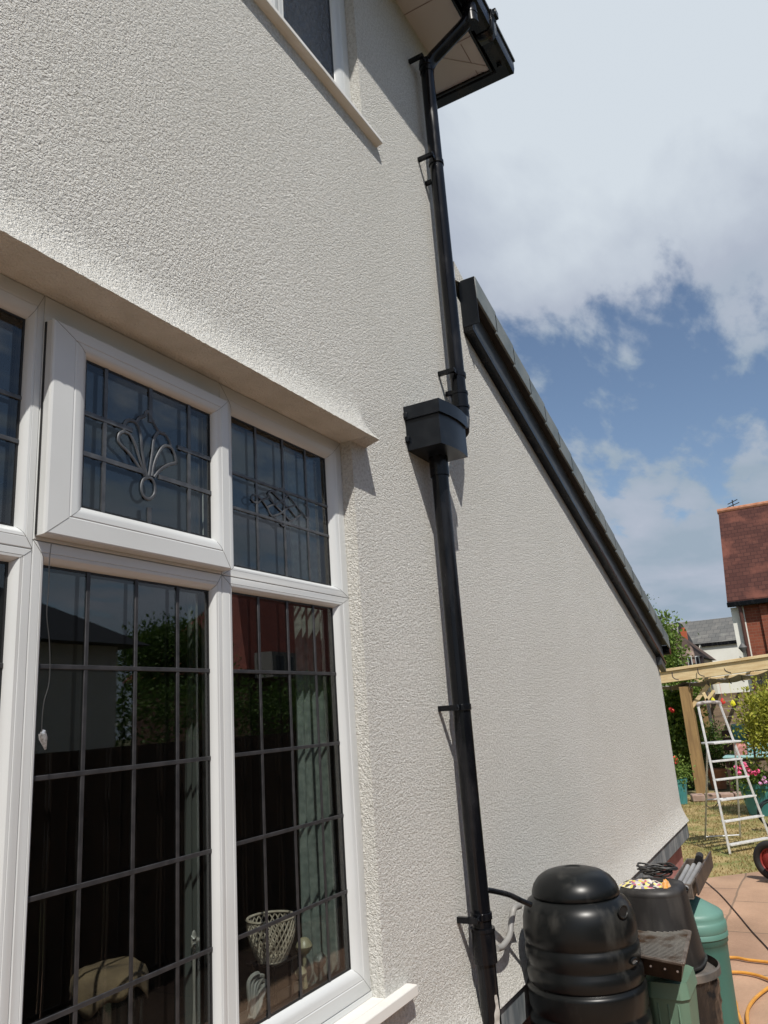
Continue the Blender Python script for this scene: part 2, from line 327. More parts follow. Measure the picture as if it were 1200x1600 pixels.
GRASSM = mat('dry_lawn', (.36, .27, .12), .95, (.17, .18, .05), 2.6, contrast=(.42, .6), bump=.8, bscale=50, bdist=.02)
MB().add([(-300, -300, -.012), (300, -300, -.012), (300, 300, -.012), (-300, 300, -.012)], [(0, 1, 2, 3)]).build('ground', EARTH, kind='structure')
e0 = at(1078, 1375, z=G); e1 = at(1200, 1360, z=G)          # line where patio meets lawn
def lawn_x(y): return e0[0] + (e1[0] - e0[0]) * (y - e0[1]) / (e1[1] - e0[1])
MB().add([(-6, -1.9 * D, 0), (lawn_x(-1.9) * D, -1.9 * D, 0), (lawn_x(1.6) * D, 1.6 * D, 0), (-6, 1.6 * D, 0)], [(0, 1, 2, 3)]).build('patio', SLAB, kind='structure')
LX1 = 11.2
MB().add([(lawn_x(-1.9) * D, -1.9 * D, -.004), (LX1 * D, -1.9 * D, -.004), (LX1 * D, 3 * D, -.004), (lawn_x(3) * D, 3 * D, -.004)], [(0, 1, 2, 3)]).build('lawn', GRASSM, kind='structure')
BLADE = leafmat('grass_blades', (.34, .235, .10), (.17, .165, .045), (.42, .31, .15), 2.2)
g = MB()
for i in range(26000):
    y = random.uniform(-.3, 2.1); x = random.uniform(lawn_x(y), 10.6)
    if noise.noise(Vector((x * 1.3, y * 2.5, 0))) < -.25 and random.random() < .6: continue
    p = U(x, y, G); p.z = -.004; a = random.uniform(0, 6.28); h = random.uniform(.012, .035); d = Vector((math.cos(a), math.sin(a), 0)) * .006
    q = Vector((random.uniform(-.02, .02), random.uniform(-.02, .02), h))
    g.add([p - d, p + d, p + q], [(0, 1, 2)])
g = g.build('grass', BLADE, kind='stuff', smooth=False, fixn=False); g['label'] = 'dry patchy lawn grass beyond the patio'; g['category'] = 'grass'

# ================================================================ HOUSE
house = thing('house', 'cream pebble rendered house with black downpipes and a leaded white window', 'house', U(1.5, 1.0, G))
WZ0, WZ1 = -.82, 2.80
XC = 2.615
wx0, wx1, wz0, wz1 = .22, 1.707, -.617, .735                # window opening
ux0, ux1, uz0, uz1 = .75, 1.91, 1.912, 2.75                 # upstairs opening
def flare(x, z):
    o = 0
    if z >= wz1 - 1e-4 and z < wz1 + .14 and x < 1.80:
        t = 1 - (z - wz1) / .14; e = 1 if x <= 1.755 else max(0, 1 - (x - 1.755) / .03)
        o = .0624 * (t ** 2.0) * e
    if z < -.69: o = max(o, .034 * ((-.69 - z) / .13) ** 1.8)
    return o
def lin(a, b, n): return [a + (b - a) * i / n for i in range(n + 1)]
xs = lin(-2.5, wx0, 3) + lin(wx0, ux0, 70)[1:] + lin(ux0, wx1, 125)[1:] + [1.73, 1.755, 1.763, 1.772, 1.785, 1.80, ux1] + lin(ux1, XC, 6)[1:]
zs = lin(WZ0, -.69, 6) + [wz0] + lin(wz0, wz1 - .0012, 4)[1:] + lin(wz1, wz1 + .14, 9) + lin(wz1 + .14, uz0, 4)[1:] + [uz1, WZ1]
zs = sorted(set(round(z, 5) for z in zs))
mb = MB(); idx = {}; LIP = []
for j, z in enumerate(zs):
    for i, x in enumerate(xs):
        jy = jz = 0
        if wz1 - .0005 < z < wz1 + .03 and x < 1.755: jy = .0012 * noise.noise(Vector((x * 110, z * 110, 0))) + .0010 * noise.noise(Vector((x * 170, z * 9, 3))); jz = .0010 * noise.noise(Vector((x * 110, z * 60, 9))) if z < wz1 + .001 else 0
        idx[i, j] = len(mb.v); mb.v.append(U(x, 1 - flare(x, z) + jy, z + jz))
        if abs(z - wz1) < 1e-4: LIP.append((x, mb.v[-1].copy()))
for j in range(len(zs) - 1):
    for i in range(len(xs) - 1):
        cx, cz = (xs[i] + xs[i + 1]) / 2, (zs[j] + zs[j + 1]) / 2
        if wx0 < cx < wx1 and wz0 < cz < wz1: continue
        if ux0 < cx < ux1 and uz0 < cz < uz1: continue
        mb.f.append((idx[i, j], idx[i + 1, j], idx[i + 1, j + 1], idx[i, j + 1]))
FY = 1.035                                                   # window frame plane
# reveals
mb.add([U(wx1, 1, wz0), U(wx1, FY + .07, wz0), U(wx1, FY + .07, wz1), U(wx1, 1, wz1)], [(0, 1, 2, 3)])
mb.add([U(wx0, 1, wz0), U(wx0, FY + .07, wz0), U(wx0, FY + .07, wz1), U(wx0, 1, wz1)], [(3, 2, 1, 0)])
mb.add([U(ux1, 1, uz0), U(ux1, FY + .07, uz0), U(ux1, FY + .07, uz1), U(ux1, 1, uz1)], [(0, 1, 2, 3)])
mb.add([U(ux0, 1, uz0), U(ux0, FY + .07, uz0), U(ux0, FY + .07, uz1), U(ux0, 1, uz1)], [(3, 2, 1, 0)])
mb.add([U(ux0, 1, uz1), U(ux0, FY + .07, uz1), U(ux1, FY + .07, uz1), U(ux1, 1, uz1)], [(3, 2, 1, 0)])
# lean-to wall, same plane, sloping top
def ztop(x): return 1.60 - .380 * (x - 2.66)
lx = lin(XC, XE, 12); fr = [0, .16, .33, .5, .66, .83, 1]; base = len(mb.v); nz = 14
for x in lx:
    col = lin(-.82, -.69, 6) + lin(-.69, ztop(x), nz - 6)[1:]
    for z in col:
        e = flare(9, z) if x == lx[-1] else 0
        mb.v.append(U(x + e * .9, 1 - flare(9, z), z))
for i in range(len(lx) - 1):
    for j in range(nz): a = base + i * (nz + 1) + j; mb.f.append((a, a + nz + 1, a + nz + 2, a + 1))
# end wall of the lean-to and gable return of the main wall
end = [base + (len(lx) - 1) * (nz + 1) + j for j in range(nz + 1)]; b2 = len(mb.v)
for j in end: v = mb.v[j]; mb.v.append(Vector((v.x, 5 * D, v.z)))
for j in range(nz): mb.f.append((end[j], b2 + j, b2 + j + 1, end[j + 1]))
mb.add([U(XC, 1, ztop(XC) - .1), U(XC, 6, ztop(XC) - .1), U(XC, 6, WZ1), U(XC, 1, WZ1)], [(0, 1, 2, 3)])
mb.add([U(-2.5, 1, WZ0), U(-2.5, 6, WZ0), U(-2.5, 6, WZ1), U(-2.5, 1, WZ1)], [(3, 2, 1, 0)])
mb.add([U(-2.5, 6, G), U(XC, 6, G), U(XC, 6, WZ1), U(-2.5, 6, WZ1)], [(3, 2, 1, 0)])
wall = mb.build('wall', RENDER, house, ang=50, fixn=False)
# smooth rendered underside of the window head
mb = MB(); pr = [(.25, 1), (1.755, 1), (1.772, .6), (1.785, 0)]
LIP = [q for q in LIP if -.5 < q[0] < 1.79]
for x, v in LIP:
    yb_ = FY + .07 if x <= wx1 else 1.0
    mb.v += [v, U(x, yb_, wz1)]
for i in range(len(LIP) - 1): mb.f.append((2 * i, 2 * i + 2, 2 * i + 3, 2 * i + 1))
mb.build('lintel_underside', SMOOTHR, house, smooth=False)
# grey painted band and plinth
MB().box(-2.5, XE + .012, .978, 1.06, -.922, -.822).build('painted_band', BAND, house, bevel=.006)
mb = MB(); mb.box(-2.5, XE - .03, 1.035, 1.2, G, -.922); mb.box(XE - .2, XE - .03, 1.2, 5, G, -.922); mb.box(XE - .25, XE + .012, 1.06, 5, -.922, -.822); mb.build('plinth', PLINTH, house)

def leading(name, xs_, zs_, y, rect, parent, w=.0037, extra=None, lm=None):
    mb = MB()
    for x in xs_: mb.box(x - w, x + w, y - .0030, y - .0002, rect[2], rect[3])
    for z in zs_: mb.box(rect[0], rect[1], y - .0036, y - .0003, z - w, z + w)
    if extra: extra(mb)
    return mb.build(name, lm or LEAD, parent, bevel=.0012)
PROF = [(0, 1.10), (0, 1.0400), (.015, 1.0385), (.03, 1.0358), (.06, 1.0352), (.50, 1.035), (.53, 1.0362), (.56, 1.0352), (.70, 1.0362), (.84, 1.0400), (.95, 1.0452), (1, 1.0510), (1, 1.0522)]
CPROF = [(0, 1.034), (0, 1.0175), (.02, 1.0145), (.06, 1.013), (.55, 1.013), (.58, 1.0142), (.61, 1.0132), (.74, 1.0145), (.88, 1.0190), (.97, 1.0250), (1, 1.0300), (1, 1.0315)]
wf = MB()
XM1, XM2, ZT = .766, 1.222, .302
lights = {
 'a': ((wx0, XM1, -.605, ZT - .012), (.30, .737, -.545, .268)),
 'b': ((wx0, XM1, ZT - .012, wz1), (.30, .742, .325, .683)),
 'd': ((XM1, XM2 - .013, -.605, ZT + .004), (.795, 1.186, -.545, .272)),
 'e': ((XM2 - .013, wx1, ZT + .003, wz1), (1.262, 1.648, .333, .678)),
 'f': ((XM2 - .013, wx1, -.605, ZT + .003), (1.252, 1.648, -.545, .277))}
for o, i in lights.values(): wf.ring(o, i, PROF)
wf.ring((XM1, XM2 - .013, ZT + .004, wz1), (.80, 1.18, .345, .685), [(0, 1.10), (0, 1.0395), (.02, 1.0365), (.05, 1.035), (1, 1.035), (1, 1.06)])
wf.box(wx0, wx1, 1.034, 1.11, -.6165, -.6055)
win = wf.build('window', UPVC, house, ang=25)
win['label'] = 'large white plastic window with leaded panes and an opening top light'
# gaskets
gs = MB()
for o, i in list(lights.values()):
    x0, x1, z0, z1 = i; gs.ring((x0 - .001, x1 + .001, z0 - .001, z1 + .001), (x0 + .0035, x1 - .0035, z0 + .0035, z1 - .0035), [(0, 1.0505), (1, 1.0505), (1, 1.0535)])
    gs.ring((x0, x1, z0, z1), (x0 + .006, x1 - .006, z0 + .006, z1 - .006), [(0, 1.0535), (0, 1.0645), (1, 1.0645)])
gs.build('gasket', SEAL, win, smooth=False)
cas = MB(); CO, CI = (.769, 1.213, .3125, .686), (.849, 1.172, .3745, .646)
cas.ring(CO, CI, CPROF); casement = cas.build('casement', UPVC, win, ang=25)
gs = MB(); x0, x1, z0, z1 = CI
gs.ring((x0 - .001, x1 + .001, z0 - .001, z1 + .001), (x0 + .0035, x1 - .0035, z0 + .0035, z1 - .0035), [(0, 1.0298), (1, 1.0298), (1, 1.033)])
gs.ring((x0, x1, z0, z1), (x0 + .006, x1 - .006, z0 + .006, z1 - .006), [(0, 1.033), (0, 1.0445), (1, 1.0445)])
gs.box(.7672, .7692, 1.0305, 1.034, .314, .684); gs.build('gasket', SEAL, win, smooth=False)
def pane(rect, y, mt=GLASS, parent=win, gapd=.012, two=True):
    x0, x1, z0, z1 = rect; g = .004
    for yy in ((y, y + gapd) if two else (y,)):
        MB().add([U(x0 - g, yy, z0 - g), U(x1 + g, yy, z0 - g), U(x1 + g, yy, z1 + g), U(x0 - g, yy, z1 + g)], [(0, 1, 2, 3)]).build('pane', mt, parent, smooth=False)
for o, i in lights.values(): pane(i, 1.052)
pane(CI, 1.0313)
def curve(mb, pts, y, ox, oy, s, r=.0042, n=6):
    P = [Pt(ox + u / s, oy + v / s, y=y - .0022) for u, v in pts]
    mb.tube(bez(P, n), r * D * .8, 6, flat=.45, nrm=(0, 1, 0))
TULIP = [
 [(605, 1030), (580, 940), (560, 820), (548, 690), (520, 610), (480, 585), (440, 590), (415, 640), (425, 670), (465, 695), (505, 770), (540, 880), (575, 985), (590, 1025)],
 [(580, 1015), (525, 930), (460, 840), (400, 780), (375, 740), (385, 690), (425, 668)],
 [(520, 600), (540, 565), (580, 550), (605, 515), (640, 580), (690, 668), (740, 695), (775, 750), (785, 790)],
 [(615, 1020), (628, 930), (642, 830), (655, 730), (690, 672)],
 [(640, 1020), (655, 930), (690, 840), (735, 785), (785, 795), (815, 850), (828, 915)],
 [(655, 1030), (700, 975), (760, 935), (828, 915)],
 [(610, 1030), (640, 1045), (662, 1100), (655, 1165), (612, 1200), (570, 1170), (555, 1110), (570, 1050), (610, 1030)]]
def tulip(mb):
    for c in TULIP: curve(mb, c, 1.0313, 110, 540, 5.0)
DIAM = [
 [(482, 705), (540, 775), (600, 850), (660, 925), (690, 955)], [(400, 735), (450, 785), (500, 840), (560, 900), (605, 955)], [(370, 760), (420, 840), (480, 905), (555, 985)],
 [(255, 760), (310, 800), (360, 870), (390, 930), (440, 965), (490, 1025)],
 [(482, 705), (430, 735), (400, 730), (370, 750), (370, 785), (320, 805)], [(530, 775), (460, 830), (400, 850), (360, 870)], [(595, 850), (530, 875), (470, 920), (400, 945)],
 [(655, 920), (600, 960), (555, 990), (490, 1025)], [(255, 760), (232, 785), (245, 820), (285, 828), (310, 805)], [(670, 840), (700, 880), (708, 930), (690, 960), (665, 930)]]
def diam(mb):
    for c in DIAM: curve(mb, c, 1.052, 350, 630, 5.335, r=.0034)
LEADD = mat('dark_window_lead', (.06, .058, .06), .45, (.035, .035, .037), 30, metal=.4, bump=.3, bscale=120, bdist=.001)
zl = [.1125, -.0525, -.2175, -.3825]
leading('leading', [.36, .465, .572, .68], zl, 1.052, lights['a'][1], win, lm=LEADD)
leading('leading', [.36, .465, .572, .68], [.54, .465], 1.052, lights['b'][1], win)
leading('leading', [.887, .994, 1.098], zl, 1.052, lights['d'][1], win, lm=LEADD)
leading('leading', [1.346, 1.453, 1.560], zl, 1.052, lights['f'][1], win, lm=LEADD)
leading('leading', [1.351, 1.456, 1.553], [.544, .464], 1.052, lights['e'][1], win, w=.0034, extra=diam)
def cl(mb):
    r = CI; y = 1.0313; w = .0042
    for a, b in ((r[2], .405), (.575, r[3])): mb.box(1.003 - w, 1.003 + w, y - .003, y - .0002, a, b)
    for z in (.545, .471):
        for a, b in ((r[0], .958 if z > .5 else .985), (1.075 if z > .5 else 1.025, r[1])): mb.box(a, b, y - .0036, y - .0003, z - w, z + w)
    tulip(mb)
leading('leading', [.895, 1.108], [], 1.0313, CI, win, extra=cl)
MITRE = mat('mitre_joint_grey', (.22, .22, .21), .7)  # even grey of the mitred frame joints
def mitres(o, i, prof, par):
    for a_, b_ in ((0, 2), (1, 2), (1, 3), (0, 3)):
        pts = [U(o[a_] + (i[a_] - o[a_]) * t, y - .0002, o[b_] + (i[b_] - o[b_]) * t) for t, y in prof if .02 <= t <= .95]
        MB().tube(pts, .0007, 4).build('mitre_joint', MITRE, par)
for k_ in 'defab': mitres(*lights[k_], PROF, win)
mitres(CO, CI, CPROF, win)
# window board outside
mb = MB(); a = [U(-.1, FY + .02, -.6172), U(-.1, .972, -.6175), U(-.1, .971, -.641), U(-.1, 1.0, -.646), U(-.1, FY + .02, -.646)]
mb.prism(a, U(1.815, 0, 0) - U(-.1, 0, 0)); mb.build('window_sill', SILLM, house, bevel=.003, ang=20)
# upstairs window
uf = MB(); uf.ring((1.50, ux1, uz0, uz1), (1.535, 1.828, uz0 + .028, uz1 - .05), PROF); uf.ring((.75, 1.50, uz0, uz1), (.83, 1.455, uz0 + .028, uz1 - .05), PROF)
uw = uf.build('window', UPVC, house, ang=25); uw['label'] = 'upstairs white window with dark patterned glass'
pane((1.535, 1.828, uz0 + .028, uz1 - .05), 1.052, FROST, uw, two=False); pane((.83, 1.455, uz0 + .028, uz1 - .05), 1.052, FROST, uw, two=False)
g2 = MB(); g2.ring((1.534, 1.829, uz0 + .027, uz1 - .049), (1.541, 1.820, uz0 + .034, uz1 - .056), [(0, 1.0505), (1, 1.0505), (1, 1.0535)]); g2.build('gasket', SEAL, uw, smooth=False)
mb = MB(); a = [U(.6, FY + .01, 1.9125), U(.6, .974, 1.912), U(.6, .973, 1.895), U(.6, 1.0, 1.890), U(.6, FY + .01, 1.890)]
mb.prism(a, U(2.0, 0, 0) - U(.6, 0, 0)); mb.build('window_sill', SILLM, house, bevel=.003, ang=20)
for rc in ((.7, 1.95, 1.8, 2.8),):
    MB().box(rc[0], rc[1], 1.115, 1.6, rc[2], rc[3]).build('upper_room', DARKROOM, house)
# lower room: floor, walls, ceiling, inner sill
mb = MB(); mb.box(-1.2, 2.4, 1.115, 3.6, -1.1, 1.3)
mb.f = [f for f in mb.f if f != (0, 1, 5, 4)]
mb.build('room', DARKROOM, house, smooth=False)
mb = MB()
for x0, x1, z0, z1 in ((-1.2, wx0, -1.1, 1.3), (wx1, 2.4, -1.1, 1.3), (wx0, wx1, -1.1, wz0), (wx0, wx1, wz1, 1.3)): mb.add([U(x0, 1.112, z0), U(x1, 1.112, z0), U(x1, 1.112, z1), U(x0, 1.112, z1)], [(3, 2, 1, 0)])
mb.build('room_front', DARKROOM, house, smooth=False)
SH = -.60
INSILL = mat('inner_sill', (.06, .055, .05), .4, (.04, .038, .035), 4)
MB().box(wx0, wx1 - .002, 1.068, 1.24, SH - .02, SH).build('inner_sill', INSILL, house, bevel=.003)

# eaves: soffit, fascia, gutter
e = .195; ZS = 2.795
mb = MB(); mb.add([U(-2.5, 1 - e, ZS), U(XC + e, 1 - e, ZS), U(XC + e, 6, ZS), U(XC, 6, ZS), U(XC, 1, ZS), U(-2.5, 1, ZS)], [(0, 1, 4, 5), (1, 2, 3, 4)])
soff = mb.build('soffit', SOFF, house, smooth=False)
JT = mat('soffit_joint', (.22, .17, .16), .7)                # joints between the soffit boards, corner trim
for x in lin(-.6, 2.6, 13): MB().box(x - .0018, x + .0018, 1 - e, 1.0, ZS - .0016, ZS - .0004).build('soffit_joint', JT, soff, smooth=False)
for y in (.86, 1.1): MB().box(XC, XC + e, y - .0018, y + .0018, ZS - .0016, ZS - .0004).build('soffit_joint', JT, soff, smooth=False)
tr = MB(); a = U(XC - .01, 1.01, ZS - .002); b_ = U(XC + e, 1 - e, ZS - .002); tr.beam(a, b_, .045, .004); tr.build('corner_trim', SOFF, house, smooth=False)
mb = MB(); mb.box(-2.5, XC + e + .012, 1 - e - .012, 1 - e, ZS - .012, ZS + .16); mb.box(XC + e, XC + e + .012, 1 - e, 6, ZS - .012, ZS + .16)
mb.build('fascia', BLACKP, house, bevel=.003)
# gutter: square-ish profile swept round the corner
gp = [(0.0, .085), (.0, .005), (.012, -.012), (.060, -.012), (.074, .0), (.078, .030), (.078, .066), (.084, .070), (.084, .082), (.074, .082), (.068, .034), (.060, .004), (.012, .004), (.008, .085)]
mb = MB(); P0 = []; P1 = []; P2 = []
for a, z in gp:
    o = e + .013 + a; P0.append(U(-2.5, 1 - o, ZS + z)); P1.append(U(XC + o, 1 - o, ZS + z)); P2.append(U(XC + o, 6, ZS + z))
n_ = len(gp); vs = P0 + P1 + P2; fs = []
for s_ in (0, n_):
    for i in range(n_): j = (i + 1) % n_; fs.append((s_ + i, s_ + j, s_ + n_ + j, s_ + n_ + i))
mb.add(vs, fs); gut = mb.build('gutter', BLACKP, house, ang=30)
def gbr(x0, x1, grow=.003):
    b_ = MB(); A = []; B_ = []
    for a, z in gp[1:10]:
        cx, cz = .04, .035; dx, dz = a - cx, z - cz; k_ = 1 + grow / max(.03, math.hypot(dx, dz))
        A.append((e + .013 + cx + dx * k_, ZS + cz + dz * k_))
    n2 = len(A); vs = [U(x0, 1 - o, z) for o, z in A] + [U(x1, 1 - o, z) for o, z in A] + [U(x0, 1 - o, z + .004) for o, z in A[::-1]] 
    b_.add(vs[:2 * n2], [(i, i + 1, n2 + i + 1, n2 + i) for i in range(n2 - 1)]); return b_
gb = gbr(2.60, 2.66).build('gutter_joint', BLACKP, gut, smooth=True, fixn=False)
s_ = gb.modifiers.new('thick', 'SOLIDIFY'); s_.thickness = .004
kk = Pt(800, 52, y=1 - e - .10); mb = MB(); mb.box(2.63, 2.665, 1 - e - .112, 1 - e - .060, ZS + .080, ZS + .115); mb.build('gutter_clip', BLACKP, gut, bevel=.004)
mb = MB(); mb.tube([U(2.80, 1 - e - .05, ZS - .012), U(2.80, 1 - e - .05, ZS - .03)], .016, 10); mb.build('gutter_screw', BLACKP, gut)
# main roof above
ROOFM = brick('dark_roof_tiles', (.09, .075, .07), (.13, .11, .10), (.03, .03, .03), 3, axis='xz')
mb = MB(); o = e + .03; mb.add([U(-2.5, 1 - o, ZS + .165), U(XC + o, 1 - o, ZS + .165), U(XC + o, 6, ZS + .165), U(-2.5, 6, ZS + .165), U(-2.5, 3.4, ZS + 1.7), U(.6, 3.4, ZS + 1.7)], [(0, 1, 5, 4), (1, 2, 5), (2, 3, 4, 5), (0, 4, 3), (0, 3, 2, 1)])
mb.build('roof', ROOFM, house, smooth=False)

# lean-to verge: bargeboard, underside blackened for shade, tiles
def vz(x): return -.380 * (x - 2.66)
X0, X1 = 2.652, 5.93
def strip(name, x0, x1, y0, y1, za, zb, m, bevel=.002, parent=house):
    mb = MB(); c = []
    for x in (x0, x1):
        for y in (y0, y1):
            for z in (za, zb): c.append(U(x, y, z + vz(x)))
    mb.add(c, [(0, 1, 3, 2), (4, 6, 7, 5), (0, 4, 5, 1), (2, 3, 7, 6), (0, 2, 6, 4), (1, 5, 7, 3)])
    return mb.build(name, m, parent, bevel=bevel)
strip('bargeboard', X0, X1 - .02, .966, 1.0, 1.490, 1.612, FASC)
strip('barge_lip', X0 - .001, X1, .958, .9995, 1.466, 1.489, BLACKP)
strip('undercloak_shade', X0, X1 + .01, .934, 1.0, 1.6125, 1.625, SEAL)  # black strip painted for the deep shade under the tile edge
strip('barge_box_end', X1 - .15, X1 - .0205, .964, 1.0, 1.41, 1.4655, FASC)
mb = MB(); nt = 17; tl = (X1 + .06 - X0) / nt                # interlocking dry verge tiles
for i in range(nt):
    a, b_ = X0 + i * tl, X0 + (i + 1) * tl + .014; up_ = .012
    c = []
    for x, dz in ((a, 0), (b_, up_)):
        for y in (.926, .936):
            for z in (1.597, 1.697): c.append(U(x, y, z + dz + vz(x)))
    mb.add(c, [(0, 1, 3, 2), (4, 6, 7, 5), (0, 4, 5, 1), (2, 3, 7, 6), (0, 2, 6, 4), (1, 5, 7, 3)])
mb.build('verge_cap', TILEG, house, bevel=.004)
mb = MB()
for i in range(nt):
    a, b_ = X0 + i * tl, X0 + (i + 1) * tl + .012; up_ = .012
    c = []
    for x, dz in ((a, 0), (b_, up_)):
        for y in (.930, 5):
            for z in (1.685, 1.700): c.append(U(x, y, z + dz + vz(x)))
    mb.add(c, [(0, 1, 3, 2), (4, 6, 7, 5), (0, 4, 5, 1), (2, 3, 7, 6), (0, 2, 6, 4), (1, 5, 7, 3)])
mb.build('lean_to_roof', TILEG, house, bevel=.004)
MB().box(X0 - .003, X0 + .001, .928, 1.0, 1.49, 1.70).build('verge_end_plate', HOPM, house, bevel=.002)
mb = MB(); mb.add([U(XC, 1.0, 1.70), U(XC + .085, .985, 1.705), U(XC + .085, 5, 1.705), U(XC, 5, 1.78), U(XC, .995, 1.775)], [(0, 1, 2, 3, 4)]); mb.add([U(XC, .998, 1.69), U(XC + .085, .983, 1.700), U(XC + .03, .99, 1.745), U(XC, .996, 1.775)], [(0, 1, 2, 3)]); mb.build('mortar_flashing', RENDER, house)
gu = MB(); gx = X1 + .06; gz = 1.60 + vz(gx)
gu.tube([U(gx + .02, .93, gz), U(gx + .02, 5, gz)], .055, 12); gu.build('gutter', BLACKP, house)

# ---- downpipes
PR = .027 * D
UX, UY, LXp, LY = 2.413, .950, 2.176, .952
def pipe_path(pts, r=.05):
    out = [Vector(pts[0])]
    for i in range(1, len(pts) - 1):
        a, b_, c = Vector(pts[i - 1]), Vector(pts[i]), Vector(pts[i + 1]); p, q = b_ + (a - b_).normalized() * r, b_ + (c - b_).normalized() * r
        for k_ in range(7): t = k_ / 6; out.append(p * (1 - t) ** 2 + b_ * 2 * t * (1 - t) + q * t * t)
    return out + [Vector(pts[-1])]
GY = 1 - e - .050
up_pipe = MB()
up_pipe.tube(pipe_path([U(UX + .045, GY, ZS + .0), U(UX + .045, GY, 2.725), U(UX + .004, UY, 2.565), U(UX + .002, UY, 2.4), U(UX - .004, UY, 1.05)], .075), PR, 24)
dp = up_pipe.build('downpipe', BLACKI, house, ang=60); dp['label'] = 'upper black downpipe with swan neck under the eaves'
cb = MB()
for z in (2.700, 2.745): cb.tube([U(UX + .045, GY, z - .006), U(UX + .045, GY, z + .006)], PR * 1.14, 24)
cb.tube([U(UX + .045, GY, 2.70), U(UX + .045, GY, 2.79)], PR * 1.07, 24); cb.build('pipe_collar', BLACKP, dp)
cb = MB(); cb.tube([U(UX + .002, UY, 2.52), U(UX + .002, UY, 2.58)], PR * 1.06, 24); cb.build('pipe_collar', BLACKP, dp)
cb = MB()
# shoe at the hopper
cb.tube([U(UX - .004, UY, 1.045), U(UX - .004, UY, 1.105)], PR * 1.12, 24); cb.tube([U(UX - .004, UY, 1.098), U(UX - .004, UY, 1.108)], PR * 1.2, 24); cb.tube([U(UX - .004, UY, 1.045), U(UX - .004, UY, 1.055)], PR * 1.22, 24)
cb.tube(pipe_path([U(UX - .004, UY, 1.05), U(UX - .004, UY, 1.0), U(UX - .10, UY - .03, .925)], .03), PR * 1.08, 24); cb.build('pipe_shoe', BLACKP, dp)
def bracket(x, y, z, parent, wallx):
    b_ = MB(); s = 1.13 * PR
    b_.tube([U(x, y, z - .009), U(x, y, z + .009)], s, 24)
    b_.box(wallx - .002, x + .01, y - .012, y - .004, z - .008, z + .008)
    b_.box(wallx - .004, wallx + .010, y - .014, 1.0, z - .008, z + .008)
    b_.tube([U(wallx + .003, y - .016, z), U(wallx + .003, y - .006, z)], .006, 8)
    b_.build('pipe_bracket', BLACKI, parent, bevel=.0015)
for z in (2.555, 2.085, 1.175): bracket(UX, UY, z, dp, 2.352)
mb = MB()
for z in (2.01, 1.115): MB().box(UX - .012, UX + .0, .975, 1.0, z - .008, z + .008).build('pipe_spacer', BLACKI, dp)
# hopper
hz0, hz1 = .800, .945; hy = .888
mb = MB()
foot = lambda g, z: [U(2.052 - g, 1.0, z), U(2.054 - g, .884 - g, z), U(2.10, .874 - g, z), U(2.145, .869 - g, z), U(2.19, .869 - g, z), U(2.238 + g, .874 - g, z), U(2.238 + g, 1.0, z)]
def loft(mb, A, B_): n = len(A); mb.add(A + B_, [(i, (i + 1) % n, n + (i + 1) % n, n + i) for i in range(n)])
R0, R1, R2 = foot(0, hz0), foot(0, hz1 - .042), foot(.007, hz1 - .044); R3 = foot(.007, hz1); R4 = foot(-.004, hz1); R5 = foot(-.004, hz1 - .03)
mb.v = []; loft(mb, R0, R1); loft(mb, R1, R2); loft(mb, R2, R3); loft(mb, R3, R4); loft(mb, R4, R5)
mb.add(R0, [tuple(range(7))]); mb.add(R5, [tuple(range(7))])
hp = mb.build('rainwater_hopper', HOPM, house, bevel=.0025, ang=20)
mb = MB()
for z in (.835, .915): MB().box(2.040, 2.0515, .988, 1.0, z - .009, z + .009).build('hopper_lug', HOPM, hp, bevel=.002)
mb = MB(); mb.tube([U(LXp, LY, .765), U(LXp + .003, LY, -.3), U(LXp + .012, LY, -.9), U(LXp + .018, LY, -1.1), U(LXp + .03, LY - .05, -1.17)], PR, 24)
lp = mb.build('downpipe', BLACKI, house, ang=60); lp['label'] = 'lower black downpipe below the hopper with peeling paint at its foot'
mb = MB(); mb.tube([U(LXp, LY, .735), U(LXp, LY, .802)], PR * 1.15, 24); mb.build('pipe_collar', BLACKI, lp)
for z, x_ in ((.013, LXp), (-.553, LXp + .007)): bracket(x_, LY, z, lp, x_ - .058)
mb = MB(); mb.tube([U(LXp + .007, LY, -.585), U(LXp + .008, LY, -.585 - .085)], PR * 1.22, 24); mb.tube([U(LXp + .007, LY, -.583), U(LXp + .007, LY, -.592)], PR * 1.28, 24); mb.build('pipe_collar', BLACKI, lp)
PEEL = mat('bare_white_patch', (.50, .48, .44), .8, (.30, .28, .25), 40)
mb = MB(); pts = []
for k_ in range(26):                                        # peeled patch hugging the pipe
    t = k_ / 25; z = -.745 - .13 * t; w0 = (.25 + .55 * math.sin(math.pi * t) + .12 * math.sin(t * 23)) * .85; c0 = -2.05 + .28 * math.sin(t * 7) * .4 - .15 * t
    xc = LXp + .003 + (-.3 - z) * .015
    for a in (c0 - w0 * .5, c0, c0 + w0 * .5): pts.append(U(xc, LY, z) + Vector((math.cos(a), math.sin(a), 0)) * (PR + .0016))
mb.add(pts, [(i * 3 + j, i * 3 + j + 1, i * 3 + j + 4, i * 3 + j + 3) for i in range(25) for j in range(2)]); mb.build('bare_patch', PEEL, lp)
# grey bent overflow pipe out of the wall, black link hose to the butt
mb = MB(); a = [Pt(812, 1415, y=.95), Pt(803, 1420, y=.955), Pt(799, 1440, y=.96), Pt(796, 1462, y=.96), Pt(786, 1478, y=.962), Pt(776, 1482, y=.965)]
mb.tube(bez(a, 5), .0135, 14); mb.build('overflow_pipe', mat('pale_grey_pipe', (.27, .265, .25), .5, (.20, .195, .19), 12), house)

